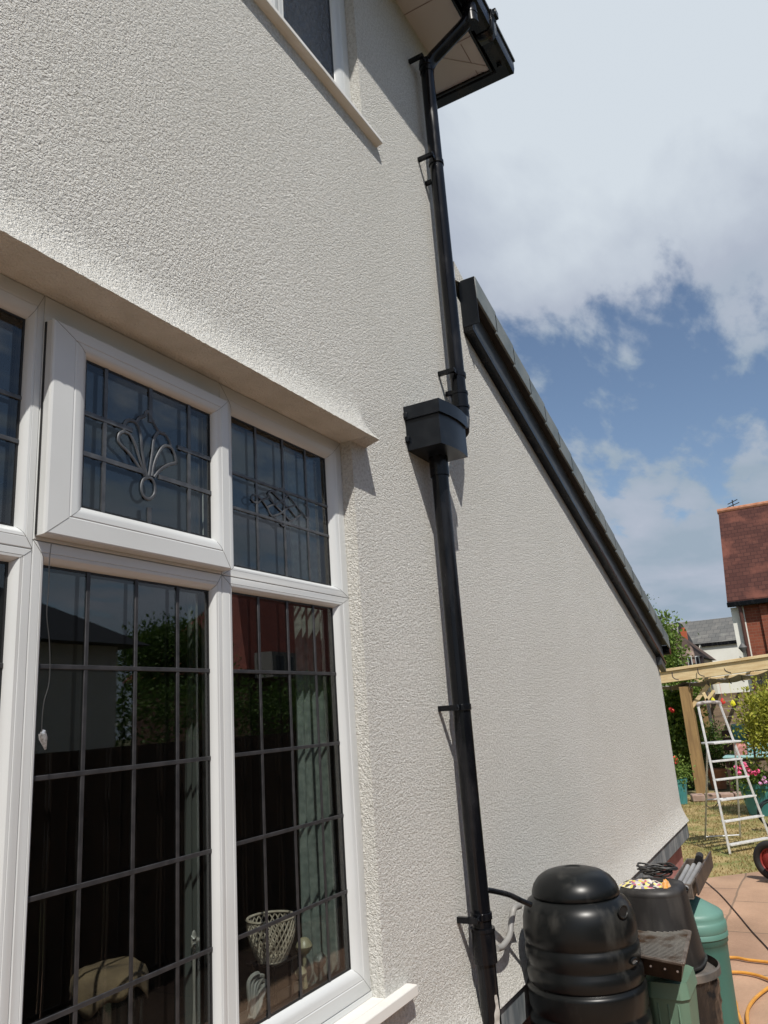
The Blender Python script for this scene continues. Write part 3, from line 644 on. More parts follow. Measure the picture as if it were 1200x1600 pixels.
# ================================================================ INTERIOR ORNAMENTS
WICK = mat('wicker', (.42, .36, .29), .7, (.30, .25, .19), 30)
CLOTHM = mat('tan_cloth', (.16, .11, .06), .9, (.09, .06, .035), 12, bump=.5, bscale=20)
JARG = glassmat('jar_glass', (.80, .82, .80), f0=.12)
IVORY = mat('ivory_ceramic', (.30, .27, .18), .4, (.22, .19, .11), 14)
WHCER = mat('white_ceramic', (.30, .29, .27), .35, (.20, .19, .17), 18)
def base_on(u, v, y): p = at(u, v, y=y); return p
bx = at(424, 1455, y=1.155); bc = U(bx[0], 1.155, bx[2])
st = thing('plant_stand', 'small black wire stand under the wicker basket inside the window', 'stand', U(bx[0], 1.155, SH))
hs = .030; tz = at(424, 1500, y=1.155)[2]; mb = MB()
for i, j in ((-1, -1), (1, -1), (1, 1), (-1, 1)): MB().beam(U(bx[0] + i * hs, 1.155 + j * hs, SH), U(bx[0] + i * hs, 1.155 + j * hs, tz), .006, .006).build('leg', BLACKI, st)
mb = MB(); q = [U(bx[0] + i * (hs + .008), 1.155 + j * (hs + .008), tz) for i, j in ((-1, -1), (1, -1), (1, 1), (-1, 1))]
for i in range(4): mb.beam(q[i], q[(i + 1) % 4], .006, .006)
mb.build('rim', BLACKI, st)
bk_ = thing('basket', 'round open woven basket on the wire stand inside the window', 'basket', U(bx[0], 1.155, tz))
mb = MB(); zb, zt = tz, at(424, 1430, y=1.155)[2] - .004
def brad(t): return (.030 + .022 * math.sin(min(1, t * 1.15) * math.pi * .5)) * D
for d_ in (1, -1):
    for k_ in range(26):
        pts = []
        for j in range(9):
            t = j / 8; a = 2 * math.pi * k_ / 26 + d_ * t * 1.0; r = brad(t) + (.0015 if d_ > 0 else 0); pts.append(U(bx[0], 1.155, zb + (zt - zb) * t) + Vector((math.cos(a) * r, math.sin(a) * r, 0)))
        mb.tube(pts, .0024, 5)
ringp = lambda r, z, n=40: [U(bx[0], 1.155, z) + Vector((math.cos(6.2832 * k_ / n) * r, math.sin(6.2832 * k_ / n) * r, 0)) for k_ in range(n + 1)]
mb.tube(ringp(brad(1), zt), .0045, 6); mb.tube(ringp(brad(0), zb), .004, 6); mb.lathe(U(bx[0], 1.155, 0), [(0.001, (U(0, 0, zb)).z), (brad(0), U(0, 0, zb).z)], 20)
mb.build('weave', WICK, bk_)
# shells and ceramics on the sill
def lump(name, u, v, y, r, m, label, cat, sq=(1, 1, 1), petals=0, group=None):
    p = at(u, v, y=y); c = U(*p); mb = MB()
    n1, n2 = 10, 16
    prof = []
    for i in range(n1 + 1):
        t = math.pi * i / n1; prof.append((max(.0008, math.sin(t) * r * sq[0] * (1 + .08 * math.sin(5 * t))), c.z - math.cos(t) * r * sq[2]))
    mb.lathe(c, prof, n2, sy=sq[1])
    for k_ in range(petals):
        a = 2 * math.pi * k_ / petals; d = Vector((math.cos(a), .1, math.sin(a))); q = c + d * r * .95; mb.tube([c, c + d * r * .6 + Vector((0, -.006, 0)), q], [r * .15, r * .38, r * .16], 8)
    # foot down to the sill
    zs_ = U(0, 0, SH).z
    mb.tube([Vector((c.x, c.y, c.z - r * sq[2] * .8)), Vector((c.x, c.y, (zs_ + c.z) / 2 )), Vector((c.x, c.y, zs_))], [r * .28, r * .2, r * .5], 10)
    return tag(mb.build(name, m), label, cat, group)
lump('flower_ornament', 475, 1478, 1.12, .026, IVORY, 'pale yellow ceramic flower ornament beside the basket', 'ornament', petals=6)
lump('flower_ornament', 470, 1520, 1.10, .018, IVORY, 'low ivory flower ornament at the foot of the taller yellow one', 'ornament', petals=5)
lump('rose_ornament', 500, 1500, 1.13, .022, mat('dark_rose', (.10, .11, .10), .5), 'dark curled rose ornament near the net curtain', 'ornament', petals=5)
lump('shell_ornament', 303, 1470, 1.14, .018, WHCER, 'small white upright ornament behind the mullion', 'ornament', sq=(.6, .6, 1.5), petals=3)
# white bow-like ceramic at the foot of the stand
c0 = Pt(395, 1565, y=1.12); tp = thing('bow_ornament', 'white looped ceramic bow ornament below the basket', 'ornament', U(at(395, 1565, y=1.12)[0], 1.12, SH))
mb = MB()
for s_ in range(5):
    a = -.9 + s_ * .5; mb.tube(bez([c0 + Vector((0, .004 * s_, -.045)), c0 + Vector((math.cos(a) * .035, -.008 + .006 * s_, .005 + math.sin(a) * .03)), c0 + Vector((math.cos(a) * .06, 0, .03 + math.sin(a) * .04)), c0 + Vector((math.cos(a + .6) * .035, .01, .02 + math.sin(a + .6) * .03)), c0 + Vector((.004, .008, -.04))], 6), .0065, 7)
mb.build('loops', WHCER, tp)
# cloth topped glass jar
jx = at(172, 1540, y=1.20); jc = U(jx[0], 1.20, 0); jt = U(0, 0, at(172, 1512, y=1.20)[2]).z; jr = .085
jar = thing('glass_jar', 'big glass jar with a tan cloth draped over its top inside the window', 'jar', U(jx[0], 1.20, SH))
zf = U(0, 0, SH).z
mb = MB(); mb.lathe(jc, [(.01, zf + .002), (jr * .9, zf + .004), (jr, zf + .03), (jr, jt - .06), (jr * .93, jt - .025), (jr * .8, jt - .005)], 32); mb.build('jar_body', JARG, jar)
mb = MB(); pr = []; nn = 48
for i, (r, z) in enumerate([(.001, .004), (.04, .006), (.07, .004), (.088, -.006), (.096, -.022), (.098, -.045), (.096, -.06)]):
    for k_ in range(nn):
        a = 6.2832 * k_ / nn; wv = (i / 6) ** 2; rr = r * (1 + .05 * wv * math.sin(a * 9) + .04 * wv * math.sin(a * 4 + 1)); zz_ = jt + z + wv * (.018 * math.sin(a * 3 + .6) + .01 * math.sin(a * 7)); mb.v.append(Vector((jc.x + math.cos(a) * rr, jc.y + math.sin(a) * rr, zz_)))
for i in range(6):
    for k_ in range(nn): k2 = (k_ + 1) % nn; mb.f.append((i * nn + k_, i * nn + k2, (i + 1) * nn + k2, (i + 1) * nn + k_))
cl_ = mb.build('cloth_cover', CLOTHM, jar); s_ = cl_.modifiers.new('thick', 'SOLIDIFY'); s_.thickness = .003
# net curtain and its dark edge strip
NET = mat('net_curtain', (.15, .175, .155), .8, (.09, .11, .10), 40, bump=.5, bscale=90)
def curtain(name, u0, u1, y, zt_, zb_, m, label, amp, nf_):
    xa = at(u0, 1300, y=y)[0]; xb = at(u1, 1300, y=y)[0]; mb = MB(); n1 = 60; n2 = 8
    for j in range(n2 + 1):
        z = zt_ + (zb_ - zt_) * j / n2
        for i in range(n1 + 1):
            t = i / n1; mb.v.append(U(xa + (xb - xa) * t + .008 * math.sin(j * .7 + t * 3), y + amp * math.sin(t * nf_ * 6.28 + .3 * math.sin(j)), z))
    for j in range(n2):
        for i in range(n1): a = j * (n1 + 1) + i; mb.f.append((a, a + 1, a + n1 + 2, a + n1 + 1))
    return tag(mb.build(name, m, fixn=False), label, 'curtain')
curtain('net_curtain', 470, 522, 1.14, .70, -.598, NET, 'pale green net curtain drawn back beside the right window jamb', .007, 4.5)
curtain('net_curtain', 292, 322, 1.16, .70, -.598, mat('dark_drape', (.05, .055, .05), .9), 'dark drawn-back curtain behind the middle mullion', .006, 3)

# hanging wire with a silver clip outside the left lower pane
hw = thing('hanging_clip', 'silver peg clip hanging on a thin wire in front of the left pane', 'clip', Pt(68, 1170, y=1.008))
mb = MB(); wp = [(80, 850), (77, 880), (76, 920), (73, 960), (77, 1000), (78, 1040), (76, 1070), (69, 1095), (66, 1120), (65, 1146)]
mb.tube(bez([Pt(u, v, y=1.008) for u, v in wp], 4), .0011, 6); mb.build('wire', mat('dark_wire', (.03, .03, .03), .5), hw)
mb = MB(); a, b_ = Pt(66, 1146, y=1.008), Pt(71, 1171, y=1.008); mb.tube([a, a * .7 + b_ * .3, b_], [.0075, .0085, .002], 8); mb.tube([a + Vector((.004, 0, .006)), a - Vector((0, 0, .002))], .005, 6)
mb.build('clip', mat('silver_clip', (.6, .6, .6), .3, (.3, .3, .3), 200, metal=.6), hw)

# ================================================================ WATER BUTT AND BINS
zm = lambda z: H + z * D
bcx, bcy = 2.57, .795; bC = U(bcx, bcy, 0)
butt = thing('water_butt', 'tall dark grey ribbed water butt with a domed lid beside the downpipe', 'water butt', U(bcx, bcy, G))
P = [(.132, -.574), (.150, -.585), (.163, -.605), (.170, -.630), (.1725, -.660), (.1715, -.688), (.1665, -.6935), (.1665, -.699), (.172, -.704), (.1735, -.722), (.172, -.742), (.167, -.750), (.167, -.757), (.1735, -.765),
     (.1745, -.782), (.1725, -.800), (.1675, -.8065), (.172, -.811), (.1775, -.815), (.178, -.822), (.176, -.868), (.171, -.877), (.1705, -.884), (.1765, -.892), (.1785, -.905), (.1785, -.945), (.172, -.955), (.172, -.963), (.179, -.972), (.180, -1.03), (.173, -1.04), (.180, -1.05), (.182, -1.12), (.176, -1.13), (.176, G), (.001, G)]
MB().lathe(bC, [(r * D, zm(z)) for r, z in P], 96).build('barrel', DPLAST, butt, ang=60)
P = [(.001, -.4955), (.022, -.4965), (.026, -.4935), (.034, -.4955), (.060, -.4990), (.088, -.507), (.112, -.522), (.127, -.541), (.1335, -.558), (.1345, -.570), (.128, -.576)]
MB().lathe(bC, [(r * D, zm(z)) for r, z in P], 72).build('lid', DPLAST, butt, ang=60)
def facing(u, v, r):                                        # point on the barrel skin seen at a pixel
    d = R @ np.array([u - 600., v - 800., F]); a = d[0] ** 2 + d[1] ** 2; b1 = -2 * (d[0] * bcx + d[1] * bcy); c1 = bcx ** 2 + bcy ** 2 - r * r
    dd = max(0, b1 * b1 - 4 * a * c1); t = (-b1 - math.sqrt(dd)) / (2 * a); return d * t
for (u, v, r, wv, wh) in ((973, 1424, .169, .030, .024), (990, 1502, .1735, .022, .012)):
    p = facing(u, v, r); nrm = Vector((p[0] - bcx, p[1] - bcy, 0)).normalized(); tn = Vector((-nrm.y, nrm.x, 0)); c = U(*p); mb = MB()
    rg = [c + nrm * (.004 - .5 * (math.cos(6.2832 * k_ / 24) * wv) ** 2 / (r * D) * D) + tn * math.cos(6.2832 * k_ / 24) * wv + Vector((0, 0, math.sin(6.2832 * k_ / 24) * wh)) for k_ in range(25)]
    mb.tube(rg, .004, 8); mb.build('hand_hole_rim', DPLAST, butt)
    mb = MB(); mb.add([c + nrm * .004] + rg[:-1], [(0, k_ + 1, (k_ + 1) % 24 + 1) for k_ in range(24)]); mb.build('hole_shade_patch', mat('hole_shade_grey', (.10, .095, .09), .9) if v > 1490 else SEAL, butt)  # dark disc painted for the shaded recess; no hole is cut
mb = MB(); mb.tube(bez([Pt(752, 1390, y=.955), Pt(769, 1392, y=.945), Pt(795, 1398, y=.93), Pt(812, 1406, y=.915), Pt(830, 1414, y=.89)], 6), .0115, 14); mb.build('link_hose', BLACKP, butt)
# mud splash marks
mb = MB()
for (u0, v0, u1, v1) in ((922, 1385, 946, 1389), (874, 1416, 877, 1455)):
    p, q = facing(u0, v0, .170 if v0 > 1400 else .125), facing(u1, v1, .170 if v0 > 1400 else .125)

# light green bin with grill
gb_ = thing('garden_bin', 'pale green square plastic bin carrying the old grill beside the water butt', 'bin', U(2.79, .59, G))
mb = MB()
rr = lambda x0, x1, y0, y1, z, c=.02: [U(x0 + c, y0, z), U(x1 - c, y0, z), U(x1, y0 + c, z), U(x1, y1 - c, z), U(x1 - c, y1, z), U(x0 + c, y1, z), U(x0, y1 - c, z), U(x0, y0 + c, z)]
A = rr(2.70, 2.89, .530, .655, -.885); B_ = rr(2.72, 2.87, .545, .645, G + .01); Cc = rr(2.695, 2.895, .525, .660, -.885); Dd = rr(2.70, 2.89, .530, .655, -.842)
mb.v = []; loft(mb, B_, A); mb.add(B_, [tuple(range(8))]); mb.build('bin_body', LGREEN, gb_, bevel=.006)
mb = MB(); loft(mb, Cc, Dd); mb.add(Dd, [tuple(range(8))]); mb.build('bin_lid', LGREEN, gb_, bevel=.006)
for y in (.56, .59, .62): MB().box(2.700, 2.712, y - .003, y + .003, -1.15, -.90).build('rib', LGREEN, gb_, bevel=.003)
gr = thing('grill', 'rusty wire grill rack on a black pan lying on the pale green bin', 'grill', U(2.78, .58, -.815))
gq = [at(994, 1441, z=-.752), at(1078, 1456, z=-.752), at(1067, 1507, z=-.752), at(990, 1492, z=-.752)]
gx0, gx1, gy0, gy1 = 2.64, 2.97, .475, .70
mb = MB(); ring_ = [U(*p) for p in gq]
mid = sum(ring_, Vector()) / 4
for i in range(4): mb.beam(ring_[i], ring_[(i + 1) % 4], .016, .012)
mb.build('rack_frame', RUST, gr, bevel=.003)
mb = MB()
for i in range(26):
    t = (i + 1) / 27; mb.tube([ring_[0].lerp(ring_[3], t) + Vector((0, 0, .004)), ring_[1].lerp(ring_[2], t) + Vector((0, 0, .004))], .0030, 5)
for t in (.2, .5, .8): mb.tube([ring_[0].lerp(ring_[1], t) - Vector((0, 0, .004)), ring_[3].lerp(ring_[2], t) - Vector((0, 0, .004))], .003, 5)
mb.build('wire_grid', GRATE, gr)
mb = MB(); A = [mid + (p - mid) * .97 - Vector((0, 0, .006)) for p in ring_]; B_ = [mid + (p - mid) * .80 - Vector((0, 0, .086)) for p in ring_]
loft(mb, A, B_); mb.add(B_, [(0, 1, 2, 3)]); mb.build('pan', mat('greasy_black_steel', (.012, .011, .010), .35, (.05, .035, .025), 9), gr)
for t in (.30, .62, .9): p = A[3].lerp(A[2], t) * .6 + B_[3].lerp(B_[2], t) * .4; MB().tube([p + Vector((.01, 0, 0)), p - Vector((.006, .002, 0))], .0048, 8).build('bolt', METAL, gr)

# bag lined bin with a grey rim
bb = thing('bucket_bin', 'dark bin with a dusty grey rim and a crumpled black bag around it', 'bin', U(3.0, .625, G))
bC2 = U(3.0, .625, 0)
MB().lathe(bC2, [(.150 * D, zm(-.868)), (.155 * D, zm(-.872)), (.155 * D, zm(-.893)), (.150 * D, zm(-.896)), (.128 * D, zm(-.88)), (.001, zm(-.878))], 48).build('rim', mat('dusty_rim', (.07, .065, .06), .7, (.15, .125, .105), 8), bb)
mb = MB(); nn = 72; zz_ = lin(-.893, G, 26)
for j, z in enumerate(zz_):
    for k_ in range(nn):
        a = 6.2832 * k_ / nn; r = (.145 + .006 * noise.noise(Vector((math.cos(a) * 5, math.sin(a) * 5, z * 26))) + .007 * noise.noise(Vector((math.cos(a) * 2.4, math.sin(a) * 2.4, z * 60 + a))) - .02 * (j / 26)) * D
        mb.v.append(Vector((bC2.x + math.cos(a) * r, bC2.y + math.sin(a) * r, zm(z))))
for j in range(len(zz_) - 1):
    for k_ in range(nn): k2 = (k_ + 1) % nn; mb.f.append((j * nn + k_, j * nn + k2, (j + 1) * nn + k2, (j + 1) * nn + k_))
mb.build('bin_bag', BAGM, bb)
# upturned black tub
tC = U(3.02, .655, 0)
tub = thing('upturned_tub', 'scratched black plastic tub turned upside down on the grey rimmed bin', 'tub', U(3.02, .655, -.868))
P = [(.001, -.628), (.085, -.628), (.098, -.632), (.103, -.642)]
for i in range(22): z = -.65 - i * .0095; P += [(.1040 + i * .0012, z), (.1031 + i * .0012, z - .0045)]
P += [(.130, -.862), (.136, -.863), (.136, -.868)]
MB().lathe(tC, [(r * D, zm(z)) for r, z in P], 64, sx=1.15, sy=1.05, power=.8).build('tub_body', RUBBER, tub, ang=50)
# floral cloth heap on the tub, black cable coil, tray of tubes
fm = bpy.data.materials.new('floral_cloth'); fm.use_nodes = True; n = fm.node_tree.nodes; l = fm.node_tree.links; b = n['Principled BSDF']; b.inputs['Roughness'].default_value = .9
t = n.new('ShaderNodeTexCoord'); v_ = n.new('ShaderNodeTexVoronoi'); v_.inputs['Scale'].default_value = 65; l.new(t.outputs['Object'], v_.inputs[0])
s3 = n.new('ShaderNodeSeparateColor'); l.new(v_.outputs['Color'], s3.inputs[0]); r = n.new('ShaderNodeValToRGB'); r.color_ramp.interpolation = 'CONSTANT'; els = r.color_ramp.elements
els[0].color = (.45, .42, .38, 1); els[1].position = .3; els[1].color = (.05, .04, .05, 1)
for p, c in ((.42, (.55, .50, .10)), (.56, (.45, .12, .16)), (.66, (.60, .56, .48)), (.82, (.20, .16, .25)), (.9, (.70, .60, .20))): q = els.new(p); q.color = (*c, 1)
l.new(s3.outputs[0], r.inputs[0]); l.new(r.outputs[0], b.inputs['Base Color'])
def heap(name, c, rx, ry, h, m, seed, parent=None, n1=34, n2=12):
    mb = MB()
    for j in range(n2 + 1):
        t = j / n2
        for k_ in range(n1):
            a = 6.2832 * k_ / n1; rr_ = (1 - t) * (1 + .18 * noise.noise(Vector((math.cos(a) * 2 + seed, math.sin(a) * 2, seed))))
            hh = h * (math.sin(min(1, t * 1.3) * 1.57)) * (1 + .5 * noise.noise(Vector((rr_ * math.cos(a) * 5, rr_ * math.sin(a) * 5, seed)))); mb.v.append(c + Vector((rx * rr_ * math.cos(a), ry * rr_ * math.sin(a), max(.001, hh) if j else 0)))
    for j in range(n2):
        for k_ in range(n1): k2 = (k_ + 1) % n1; mb.f.append((j * n1 + k_, j * n1 + k2, (j + 1) * n1 + k2, (j + 1) * n1 + k_))
    return mb.build(name, m, parent)
tag(heap('floral_cloth', U(2.985, .680, -.628), .085, .115, .022, fm, 3.1), 'crumpled floral cloth lying on the upturned black tub', 'cloth')
tag(heap('orange_glove', U(2.98, .600, -.628), .045, .022, .026, mat('orange_fabric', (.70, .28, .03), .8, (.60, .45, .30), 40), 8.4), 'small orange glove at the right end of the floral cloth', 'glove')
mb = MB(); cc = U(3.12, .650, -.612)
for q in range(7):
    pts = []
    for k_ in range(33): a = 6.2832 * k_ / 32; r = .06 + .012 * math.sin(a * 2 + q) + .003 * q; pts.append(cc + Vector((math.cos(a) * r, math.sin(a) * r * 1.2, .005 * q + .008 * math.sin(a * 3 + q * 1.7))))
    mb.tube(pts, .0045, 6)
tag(mb.build('cable_coil', RUBBER), 'coil of thin black cable behind the floral cloth', 'cable')
tr_ = thing('tray', 'rusty brown metal tray propped between the tub and the teal bin', 'tray', U(3.3, .585, -.70))
TX = lambda x, y, z: U(3.15 + .42 * x, .545 + .075 * y, -.705 + .05 * z + .012 * x)
mb = MB(); mb.box(0, 1, 0, 1, 0, .08, TX); mb.box(0, 1, 0, .06, .08, 1, TX); mb.box(0, 1, .94, 1, .08, 1, TX); mb.box(0, .03, .06, .94, .08, 1, TX); mb.box(.97, 1, .06, .94, .08, 1, TX)
mb.build('tray_box', RUST, tr_, bevel=.002)
mb = MB(); mb.box(0, 1.05, -.28, -.2, .3, 1.5, TX); mb.build('side_strip', mat('dark_steel', (.035, .03, .03), .5, (.10, .07, .05), 12), tr_, bevel=.002)
for i, (yy, ln) in enumerate(((.25, .9), (.52, .85), (.78, .8))):
    mb = MB(); a, b_ = TX(-.03, yy, .62 + .15 * (i == 0)), TX(ln, yy + .03, .75); mb.tube([a, b_], .0125, 14, cap=False); mb.tube([b_, a], .0095, 12, cap=False)
    tag(mb.build('grey_tube', GREYPL), ('grey plastic tube lying in the tray, nearest the teal bin', 'middle grey plastic tube in the rusty tray', 'grey plastic tube in the tray on the side of the house wall')[i], 'tube', 'tubes in the rusty tray')
mb = MB(); a = TX(.92, .3, 1.1); mb.tube([a, a + Vector((.05, 0, .01))], .022, 12); tag(mb.build('pipe_elbow', RUBBER), 'short black pipe elbow at the far end of the tray', 'pipe fitting')

# tall teal bin
gC = U(3.3, .590, 0)
gbin = thing('tall_bin', 'tall teal plastic bin with a shallow conical lid at the end of the row', 'bin', U(3.3, .59, G))
MB().lathe(gC, [(.116 * D, zm(-.835)), (.117 * D, zm(-.87)), (.1125 * D, zm(-.875)), (.1115 * D, zm(-.9)), (.108 * D, zm(-1.1)), (.104 * D, zm(G)), (.001, zm(G))], 56).build('bin_body', GREENP, gbin, ang=50)
LIDG = mat('teal_lid_plastic', (.09, .20, .165), .4, (.13, .26, .215), 3, bump=.1, bscale=10, rough2=.55)  # bin teal lightened on the lid to carry its highlight
MB().lathe(gC, [(.001, zm(-.715)), (.02, zm(-.717)), (.105 * D, zm(-.770)), (.113 * D, zm(-.778)), (.1145 * D, zm(-.788)), (.114 * D, zm(-.798)), (.1165 * D, zm(-.802)), (.120 * D, zm(-.808)), (.1205 * D, zm(-.830)), (.118 * D, zm(-.836)), (.1205 * D, zm(-.842)), (.1205 * D, zm(-.852)), (.116 * D, zm(-.856))], 56).build('lid', LIDG, gbin, ang=40)

# garden hose and cable on the patio
hp_ = [(1095, 1500), (1143, 1496), (1170, 1500), (1215, 1506), (1290, 1525), (1330, 1580), (1260, 1560), (1200, 1530), (1170, 1521), (1142, 1519), (1120, 1522), (1112, 1540), (1128, 1556), (1147, 1562), (1152, 1580), (1161, 1604), (1180, 1650), (1200, 1655), (1182, 1625), (1170, 1605), (1168, 1580), (1180, 1560), (1205, 1540), (1245, 1512)]
mb = MB(); pts = [U(*at(u, v, z=G + .012)) for u, v in hp_]; mb.tube(bez(pts, 7), .0095, 10)
tag(mb.build('garden_hose', YHOSE), 'orange yellow garden hose looped across the brown patio slabs', 'hose')
mb = MB(); mb.tube(bez([U(*at(u, v, z=G + .006)) for u, v in ((1085, 1360), (1100, 1375), (1125, 1397), (1150, 1425), (1175, 1455), (1200, 1482), (1240, 1530))], 6), .0042, 6)
tag(mb.build('power_cable', RUBBER), 'thin black cable trailing over the patio from the tray', 'cable')

# ================================================================ STEP LADDER
lad = thing('step_ladder', 'white aluminium step ladder standing open on the dry lawn', 'ladder', U(*at(1140, 1335, z=G)))
fl, fr_ = at(1141, 1335, z=G), at(1208, 1322, z=G); dirw = Vector(fr_[:3]) - Vector(fl[:3]); dirw.z = 0; wd = dirw.normalized(); fw = Vector((-wd.y, wd.x, 0));  fw = fw if fw.x > 0 else -fw
blf = at(1102, 1312, z=G)
W0 = .30; W1 = .185; LH = 1.045; dep = .17                    # bottom width, top width, height, half depth in units
c0_ = Vector(fl[:3]) + wd * W0 / 2
def ladp(side, t, back=False):                               # t height fraction
    w_ = W0 + (W1 - W0) * t; p = c0_ + wd * (side * w_ / 2) + fw * (dep * t) ; return Vector((p.x, p.y, G + LH * t))
tl_ = at(1091, 1103, x=float(ladp(-1, 1).x)); tr2 = at(1125, 1101, x=float(ladp(1, 1).x))
A = {-1: (Vector(fl[:3]), Vector(tl_[:3])), 1: (Vector(fr_[:3]), Vector(tr2[:3]))}
def LP(side, t): a, b_ = A[side]; return U(*(a * (1 - t) + b_ * t))
for s_ in (-1, 1):
    MB().beam(LP(s_, 0), LP(s_, 1), .024, .038, (1, 0, 0)).build('stile', METAL, lad, bevel=.004)
lvl = [(1323 - 1335) / -238., .213, .335, .462, .590]
for t in (.055, .205, .345, .480, .605):
    a, b_ = LP(-1, t), LP(1, t); mb = MB(); mb.beam(a + Vector((.03, 0, 0)), b_ + Vector((.03, 0, 0)), .072, .019); mb.build('tread', METAL, lad, bevel=.003)
a, b_ = LP(-1, .730), LP(1, .730); mb = MB(); mb.beam(a + Vector((.10, 0, 0)), b_ + Vector((.10, 0, 0)), .22, .022); mb.build('platform', METAL, lad, bevel=.004)
a, b_ = LP(-1, 1), LP(1, 1); mb = MB(); mb.tube(bez([a - Vector((0, 0, .01)), a + Vector((0, -.01, .025)), (a + b_) / 2 + Vector((0, 0, .035)), b_ + Vector((0, .01, .025)), b_ - Vector((0, 0, .01))], 6), .021, 10); mb.build('top_rail', mat('worn_grip', (.45, .42, .40), .7, (.18, .15, .14), 25), lad)
bl = at(1102, 1312, z=G); br = at(1157, 1309, z=G); pa, pb = LP(-1, .735) + Vector((.12, .0, 0)), LP(1, .735) + Vector((.12, 0, 0))
for p, q in ((bl, pa), (br, pb)): MB().beam(U(*p), q, .02, .026, (1, 0, 0)).build('rear_leg', METAL, lad, bevel=.003)
B0, B1 = U(*bl), U(*br)
for t in (.03, .42): MB().tube([B0.lerp(pa, t), B1.lerp(pb, t)], .008, 8).build('rear_brace', METAL, lad)
mb = MB(); s0 = B0.lerp(pa, .36); s1 = LP(-1, .34); mb.tube(bez([s0, (s0 + s1) / 2 - Vector((0, 0, .05)), s1], 6), .008, 6, flat=.3); mb.build('strap', RUBBER, lad)

# ================================================================ WHEELBARROW (its wheel reaches into the frame)
wc = at(1207, 1345, x=5.98); wr = .125 * D; WC = U(*wc); WC.z = wr
wb = thing('wheelbarrow', 'wheelbarrow with a black tyre and red wheel parked on the patio edge', 'wheelbarrow', Vector((WC.x, WC.y, 0)))
ax = Vector((.93, -.37, 0)).normalized()
def circ(c, r, n=40, tilt=ax): q = tilt.cross(Vector((0, 0, 1))).normalized(); return [c + q * math.cos(6.2832 * k_ / n) * r + Vector((0, 0, math.sin(6.2832 * k_ / n) * r)) for k_ in range(n + 1)]
mb = MB(); mb.tube(circ(WC, wr - .035), .035, 14, cap=False, nrm=None); tyre = mb.build('tyre', mat('tyre_rubber', (.014, .014, .014), .75, bump=.3, bscale=60), wb)
REDM = mat('red_wheel_paint', (.30, .035, .03), .45, (.20, .03, .025), 12)
mb = MB(); mb.tube(circ(WC, wr - .068), .012, 8, cap=False); mb.tube([WC - ax * .04, WC + ax * .04], .025, 14)
q = ax.cross(Vector((0, 0, 1))).normalized()
disc = [(.02, .022), (wr - .11, .012), (wr - .07, -.012)]
vs = []; 
for r, o_ in disc:
    for k_ in range(32): a = 6.2832 * k_ / 32; vs.append(WC - ax * o_ + q * math.cos(a) * r + Vector((0, 0, math.sin(a) * r)))
mb.add(vs, [(j * 32 + k_, j * 32 + (k_ + 1) % 32, (j + 1) * 32 + (k_ + 1) % 32, (j + 1) * 32 + k_) for j in range(2) for k_ in range(32)]); mb.build('rim', REDM, wb)
hd = -q if q.y > 0 else q                                   # barrow runs off to the right
mb = MB()
for s_ in (-1, 1): mb.tube(bez([WC + ax * .06 * s_, WC + hd * .45 + ax * .13 * s_ + Vector((0, 0, .10)), WC + hd * 1.25 + ax * .26 * s_ + Vector((0, 0, .42))], 6), .015, 10)
mb.build('frame', RUST, wb)
mb = MB(); tc_ = WC + hd * .62 + Vector((0, 0, .30)); T = []
for (l0, l1, w_, z) in ((-.22, .25, .20, -.12), (-.36, .40, .32, .16)):
    T += [tc_ + hd * l0 - ax * w_ + Vector((0, 0, z)), tc_ + hd * l1 - ax * w_ + Vector((0, 0, z)), tc_ + hd * l1 + ax * w_ + Vector((0, 0, z)), tc_ + hd * l0 + ax * w_ + Vector((0, 0, z))]
mb.add(T, [(0, 1, 2, 3), (0, 1, 5, 4), (1, 2, 6, 5), (2, 3, 7, 6), (3, 0, 4, 7)]); tb = mb.build('tray', mat('green_barrow_paint', (.03, .10, .05), .45), wb); s_ = tb.modifiers.new('thick', 'SOLIDIFY'); s_.thickness = .006
mb = MB()
for s_ in (-1, 1): p = WC + hd * .95 + ax * .2 * s_ + Vector((0, 0, .28)); MB().tube([p, Vector((p.x, p.y, 0))], .013, 8).build('leg', RUST, wb)

# ================================================================ FOLIAGE
def leaves(mb, c, rad3, n_, size, clump=1.0, hollow=.35, droop=0):
    # leaf clusters scattered through an uneven ellipsoid
    nc = max(4, n_ // 14)
    for _ in range(nc):
        while True:
            d = Vector((random.gauss(0, 1), random.gauss(0, 1), random.gauss(0, 1))).normalized(); k_ = random.uniform(hollow, 1) ** .6
            p = Vector((d.x * rad3[0] * k_, d.y * rad3[1] * k_, d.z * rad3[2] * k_))
            nv = noise.noise((c + p) * (1.6 / max(rad3)) * 1.3)
            if nv > -.22: break
        k2 = 1 + .35 * noise.noise(d * 2.3 + c); p = c + p * k2
        out_ = d + Vector((0, 0, .5))
        for _ in range(14):
            q = p + Vector((random.gauss(0, 1), random.gauss(0, 1), random.gauss(0, 1))) * size * 1.5 * clump
            u_ = (out_ + Vector((random.gauss(0, .9), random.gauss(0, .9), random.gauss(0, .9) - droop))).normalized(); sd = u_.cross(Vector((random.gauss(0, 1), random.gauss(0, 1), random.gauss(0, 1)))).normalized(); nn_ = u_.cross(sd)
            s1 = size * random.uniform(.6, 1.25); wv = s1 * .28
            mb.add([q, q + u_ * s1 * .5 + sd * wv + nn_ * s1 * .08, q + u_ * s1, q + u_ * s1 * .5 - sd * wv + nn_ * s1 * .08], [(0, 1, 2, 3)])
